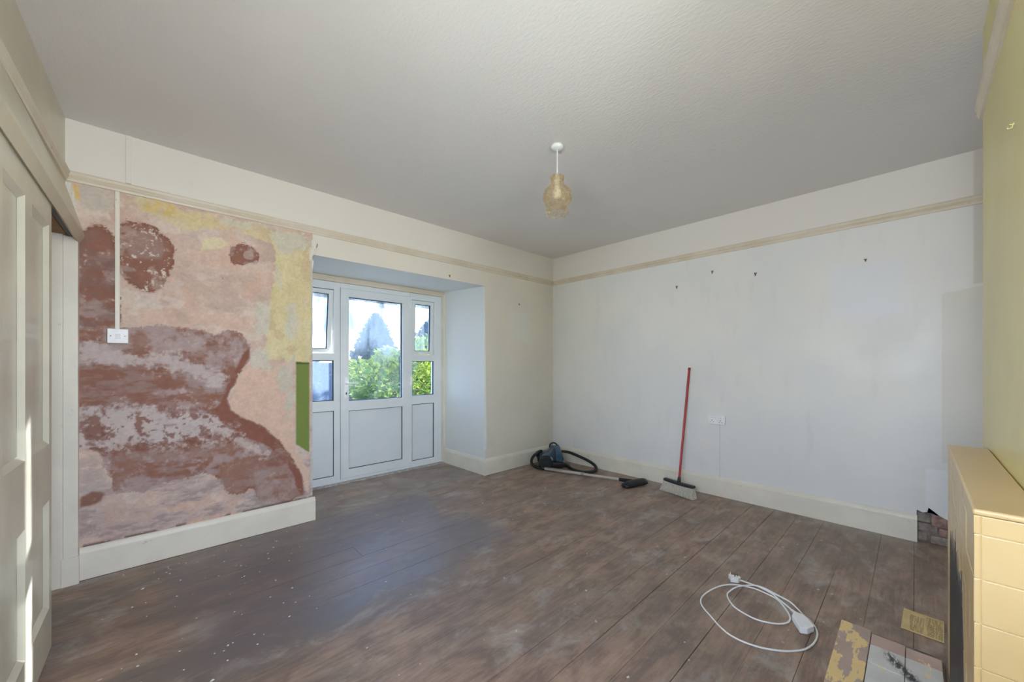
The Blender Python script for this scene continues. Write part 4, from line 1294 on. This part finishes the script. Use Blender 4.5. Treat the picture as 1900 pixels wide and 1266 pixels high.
# crumbs of plaster and paint scattered on the boards
cr = MB(); rc = random.Random(4)
spots = [(rc.uniform(-4.3, -.3), rc.uniform(-3.3, -.1)) for _ in range(120)] + [(rc.uniform(-4.25, -3.4), rc.uniform(-1.5, -.1)) for _ in range(70)]
for a, b in spots:
    s = rc.uniform(.0015, .0048) * (1.5 if rc.random() < .12 else 1)
    ang = rc.random() * 6.28
    ca, sa = math.cos(ang), math.sin(ang)
    vv = [(-1, -.7, 0), (1, -.5, 0), (.8, .7, 0), (-.7, .8, 0), (-.5, -.3, .7), (.4, -.2, .6), (.3, .4, .8), (-.4, .3, .5)]
    vv = [(a + s * (p[0] * ca - p[1] * sa) * 1.4, b + s * (p[0] * sa + p[1] * ca), .0002 + s * p[2]) for p in vv]
    cr.add(vv, [(3, 2, 1, 0), (4, 5, 6, 7), (0, 1, 5, 4), (1, 2, 6, 5), (2, 3, 7, 6), (3, 0, 4, 7)])
build(cr, 'plaster_crumbs', simple('white_plaster_crumb', srgb(214, 210, 202), .9), label='scattered white crumbs of plaster on the floorboards', category='debris', kind='stuff')

# ------------------------------------------------------------------ garden outside
build(MB().box(-30, 40, 1.11, 60, -.35, -.15), 'ground', simple('garden_paving', srgb(206, 202, 194), .95, var=.2, scale=3, bump=.4), kind='structure', label='pale garden ground outside the glazed door', category='ground')
gw = MB().box(-12, 22, 12.0, 12.3, -.15, 1.35)
build(gw, 'garden_wall', simple('weathered_brick_wall', srgb(140, 104, 88), .95, var=.25, scale=6, bump=.4), label='weathered garden wall behind the shrub outside', category='wall')
SC = Vector((-.55, 3.25, -.15))
shr = empty('shrub', SC, label='bright yellow-green leafy shrub outside the garden door', category='shrub')
M_L1 = mat_leaf('sunlit_yellow_green_leaf', srgb(150, 172, 64), srgb(186, 194, 92))
M_L2 = mat_leaf('mid_green_leaf', srgb(84, 120, 54), srgb(118, 146, 70))
M_ST = simple('brown_twig', srgb(110, 84, 62), .9)
rl = random.Random(21)
def leaf_geo(L_=.10, W=.034):
    vs_ = [(0, 0, 0), (.3 * L_, -W * .75, .010), (.3 * L_, 0, -.004), (.3 * L_, W * .75, .010), (.65 * L_, -W * .7, .006), (.65 * L_, 0, -.010), (.65 * L_, W * .7, .006), (L_, 0, -.028)]
    fs = [(0, 2, 1), (0, 3, 2), (1, 2, 5, 4), (2, 3, 6, 5), (4, 5, 7), (5, 6, 7)]
    return vs_, fs
def crown_pt():
    while True:
        d = Vector((rl.gauss(0, 1), rl.gauss(0, 1), rl.gauss(.2, 1))).normalized()
        lump = .82 + .22 * math.sin(4.1 * d.x + 2) * math.cos(3.3 * d.z + 1) + .12 * math.sin(9 * d.x + 5 * d.z)
        r = lump * (1 - .45 * rl.random() ** 2)
        p = Vector((d.x * 1.22 * r, d.y * 1.05 * r, .95 + d.z * 1.02 * r))
        p.z += .20 * max(-1, min(1, p.x))
        if p.z > .12:
            return p, d
st = MB()
for i in range(26):
    p, d = crown_pt()
    st.tube(catmull([(d.x * .05, d.y * .05, 0), (p.x * .35, p.y * .35, p.z * .55), p[:]], 4), .01, 5, radii=None)
build(st, 'stem', M_ST, shr, local=True)
lv_me = []
for M_, L_, W_ in ((M_L1, .115, .034), (M_L2, .125, .038)):
    me = bpy.data.meshes.new('leaf')
    a, b = leaf_geo(L_, W_)
    me.from_pydata(a, [], b)
    me.materials.append(M_)
    lv_me.append(me)
cands = []
for i in range(5200):
    p, d = crown_pt()
    out = (d + Vector((rl.uniform(-.8, .8), rl.uniform(-.8, .8), rl.uniform(-.5, .7)))).normalized()
    q = out.to_track_quat('X', 'Z') @ Matrix.Rotation(rl.uniform(-.7, .7), 3, 'X').to_quaternion()
    top = p.z > 1.15 + rl.uniform(-.35, .35)  # higher leaves get the brighter green, sunlight put into their colour
    sc = rl.uniform(.75, 1.3)
    cands.append((p, q, 0 if top else 1, sc))
camv = Vector(cam.location) - SC
cands.sort(key=lambda c: (c[0] - camv).length)
rest = {0: MB(), 1: MB()}
for i, (p, q, kd, sc) in enumerate(cands):
    if i < 290:
        o = bpy.data.objects.new('leaf', lv_me[kd])
        COL.objects.link(o)
        o.parent = shr
        o.location = p
        o.rotation_mode = 'QUATERNION'
        o.rotation_quaternion = q
        o.scale = (sc, sc, sc)
    else:
        a, b = leaf_geo(.118 * sc, .036 * sc)
        rest[kd].add([(q @ Vector(v) + p)[:] for v in a], b)
for kd, M_ in ((0, M_L1), (1, M_L2)):
    build(rest[kd], 'foliage', M_, shr, local=True, fixn=False, kind='stuff')
def far_tree(loc, hgt, rad, label, col, seed, cone):
    r2 = random.Random(seed)
    t_ = empty('tree', loc, label=label, category='tree', group='trees beyond the garden')
    build(MB().tube([(0, 0, 0), (0.05, 0, hgt * .5), (0, 0, hgt * .9)], .1, 8, radii=[.14, .10, .03]), 'trunk', M_ST, t_, local=True)
    m_ = MB()
    for i in range(3200):
        u = r2.random()
        z = hgt * (.12 + .88 * u)
        rr = rad * ((1 - u) ** .7 if cone else math.sin(math.pi * min(1, .18 + .82 * u)) ** .6) * r2.random() ** .5
        a = r2.random() * 6.283
        p = Vector((rr * math.cos(a), rr * math.sin(a), z))
        q = Vector((r2.gauss(0, 1), r2.gauss(0, 1), r2.gauss(0, 1))).normalized().to_track_quat('X', 'Z')
        g, f = leaf_geo(.22, .09)
        m_.add([(q @ Vector(v) + p)[:] for v in g], f)
    build(m_, 'foliage', col, t_, local=True, fixn=False, kind='stuff')
M_L3 = mat_leaf('dark_blue_green_foliage', srgb(52, 62, 66), srgb(70, 80, 82))
far_tree((1.75, 9.6, -.15), 3.1, 1.35, 'dark pointed tree behind the shrub, seen through the door pane', M_L3, 5, True)
far_tree((5.2, 11.2, -.15), 3.4, 1.3, 'dark rounded tree beyond the shrub, seen through the right side window', M_L3, 6, False)
far_tree((-.85, 10.4, -.15), 2.1, 1.0, 'low dark tree at left behind the shrub outside', M_L3, 8, False)
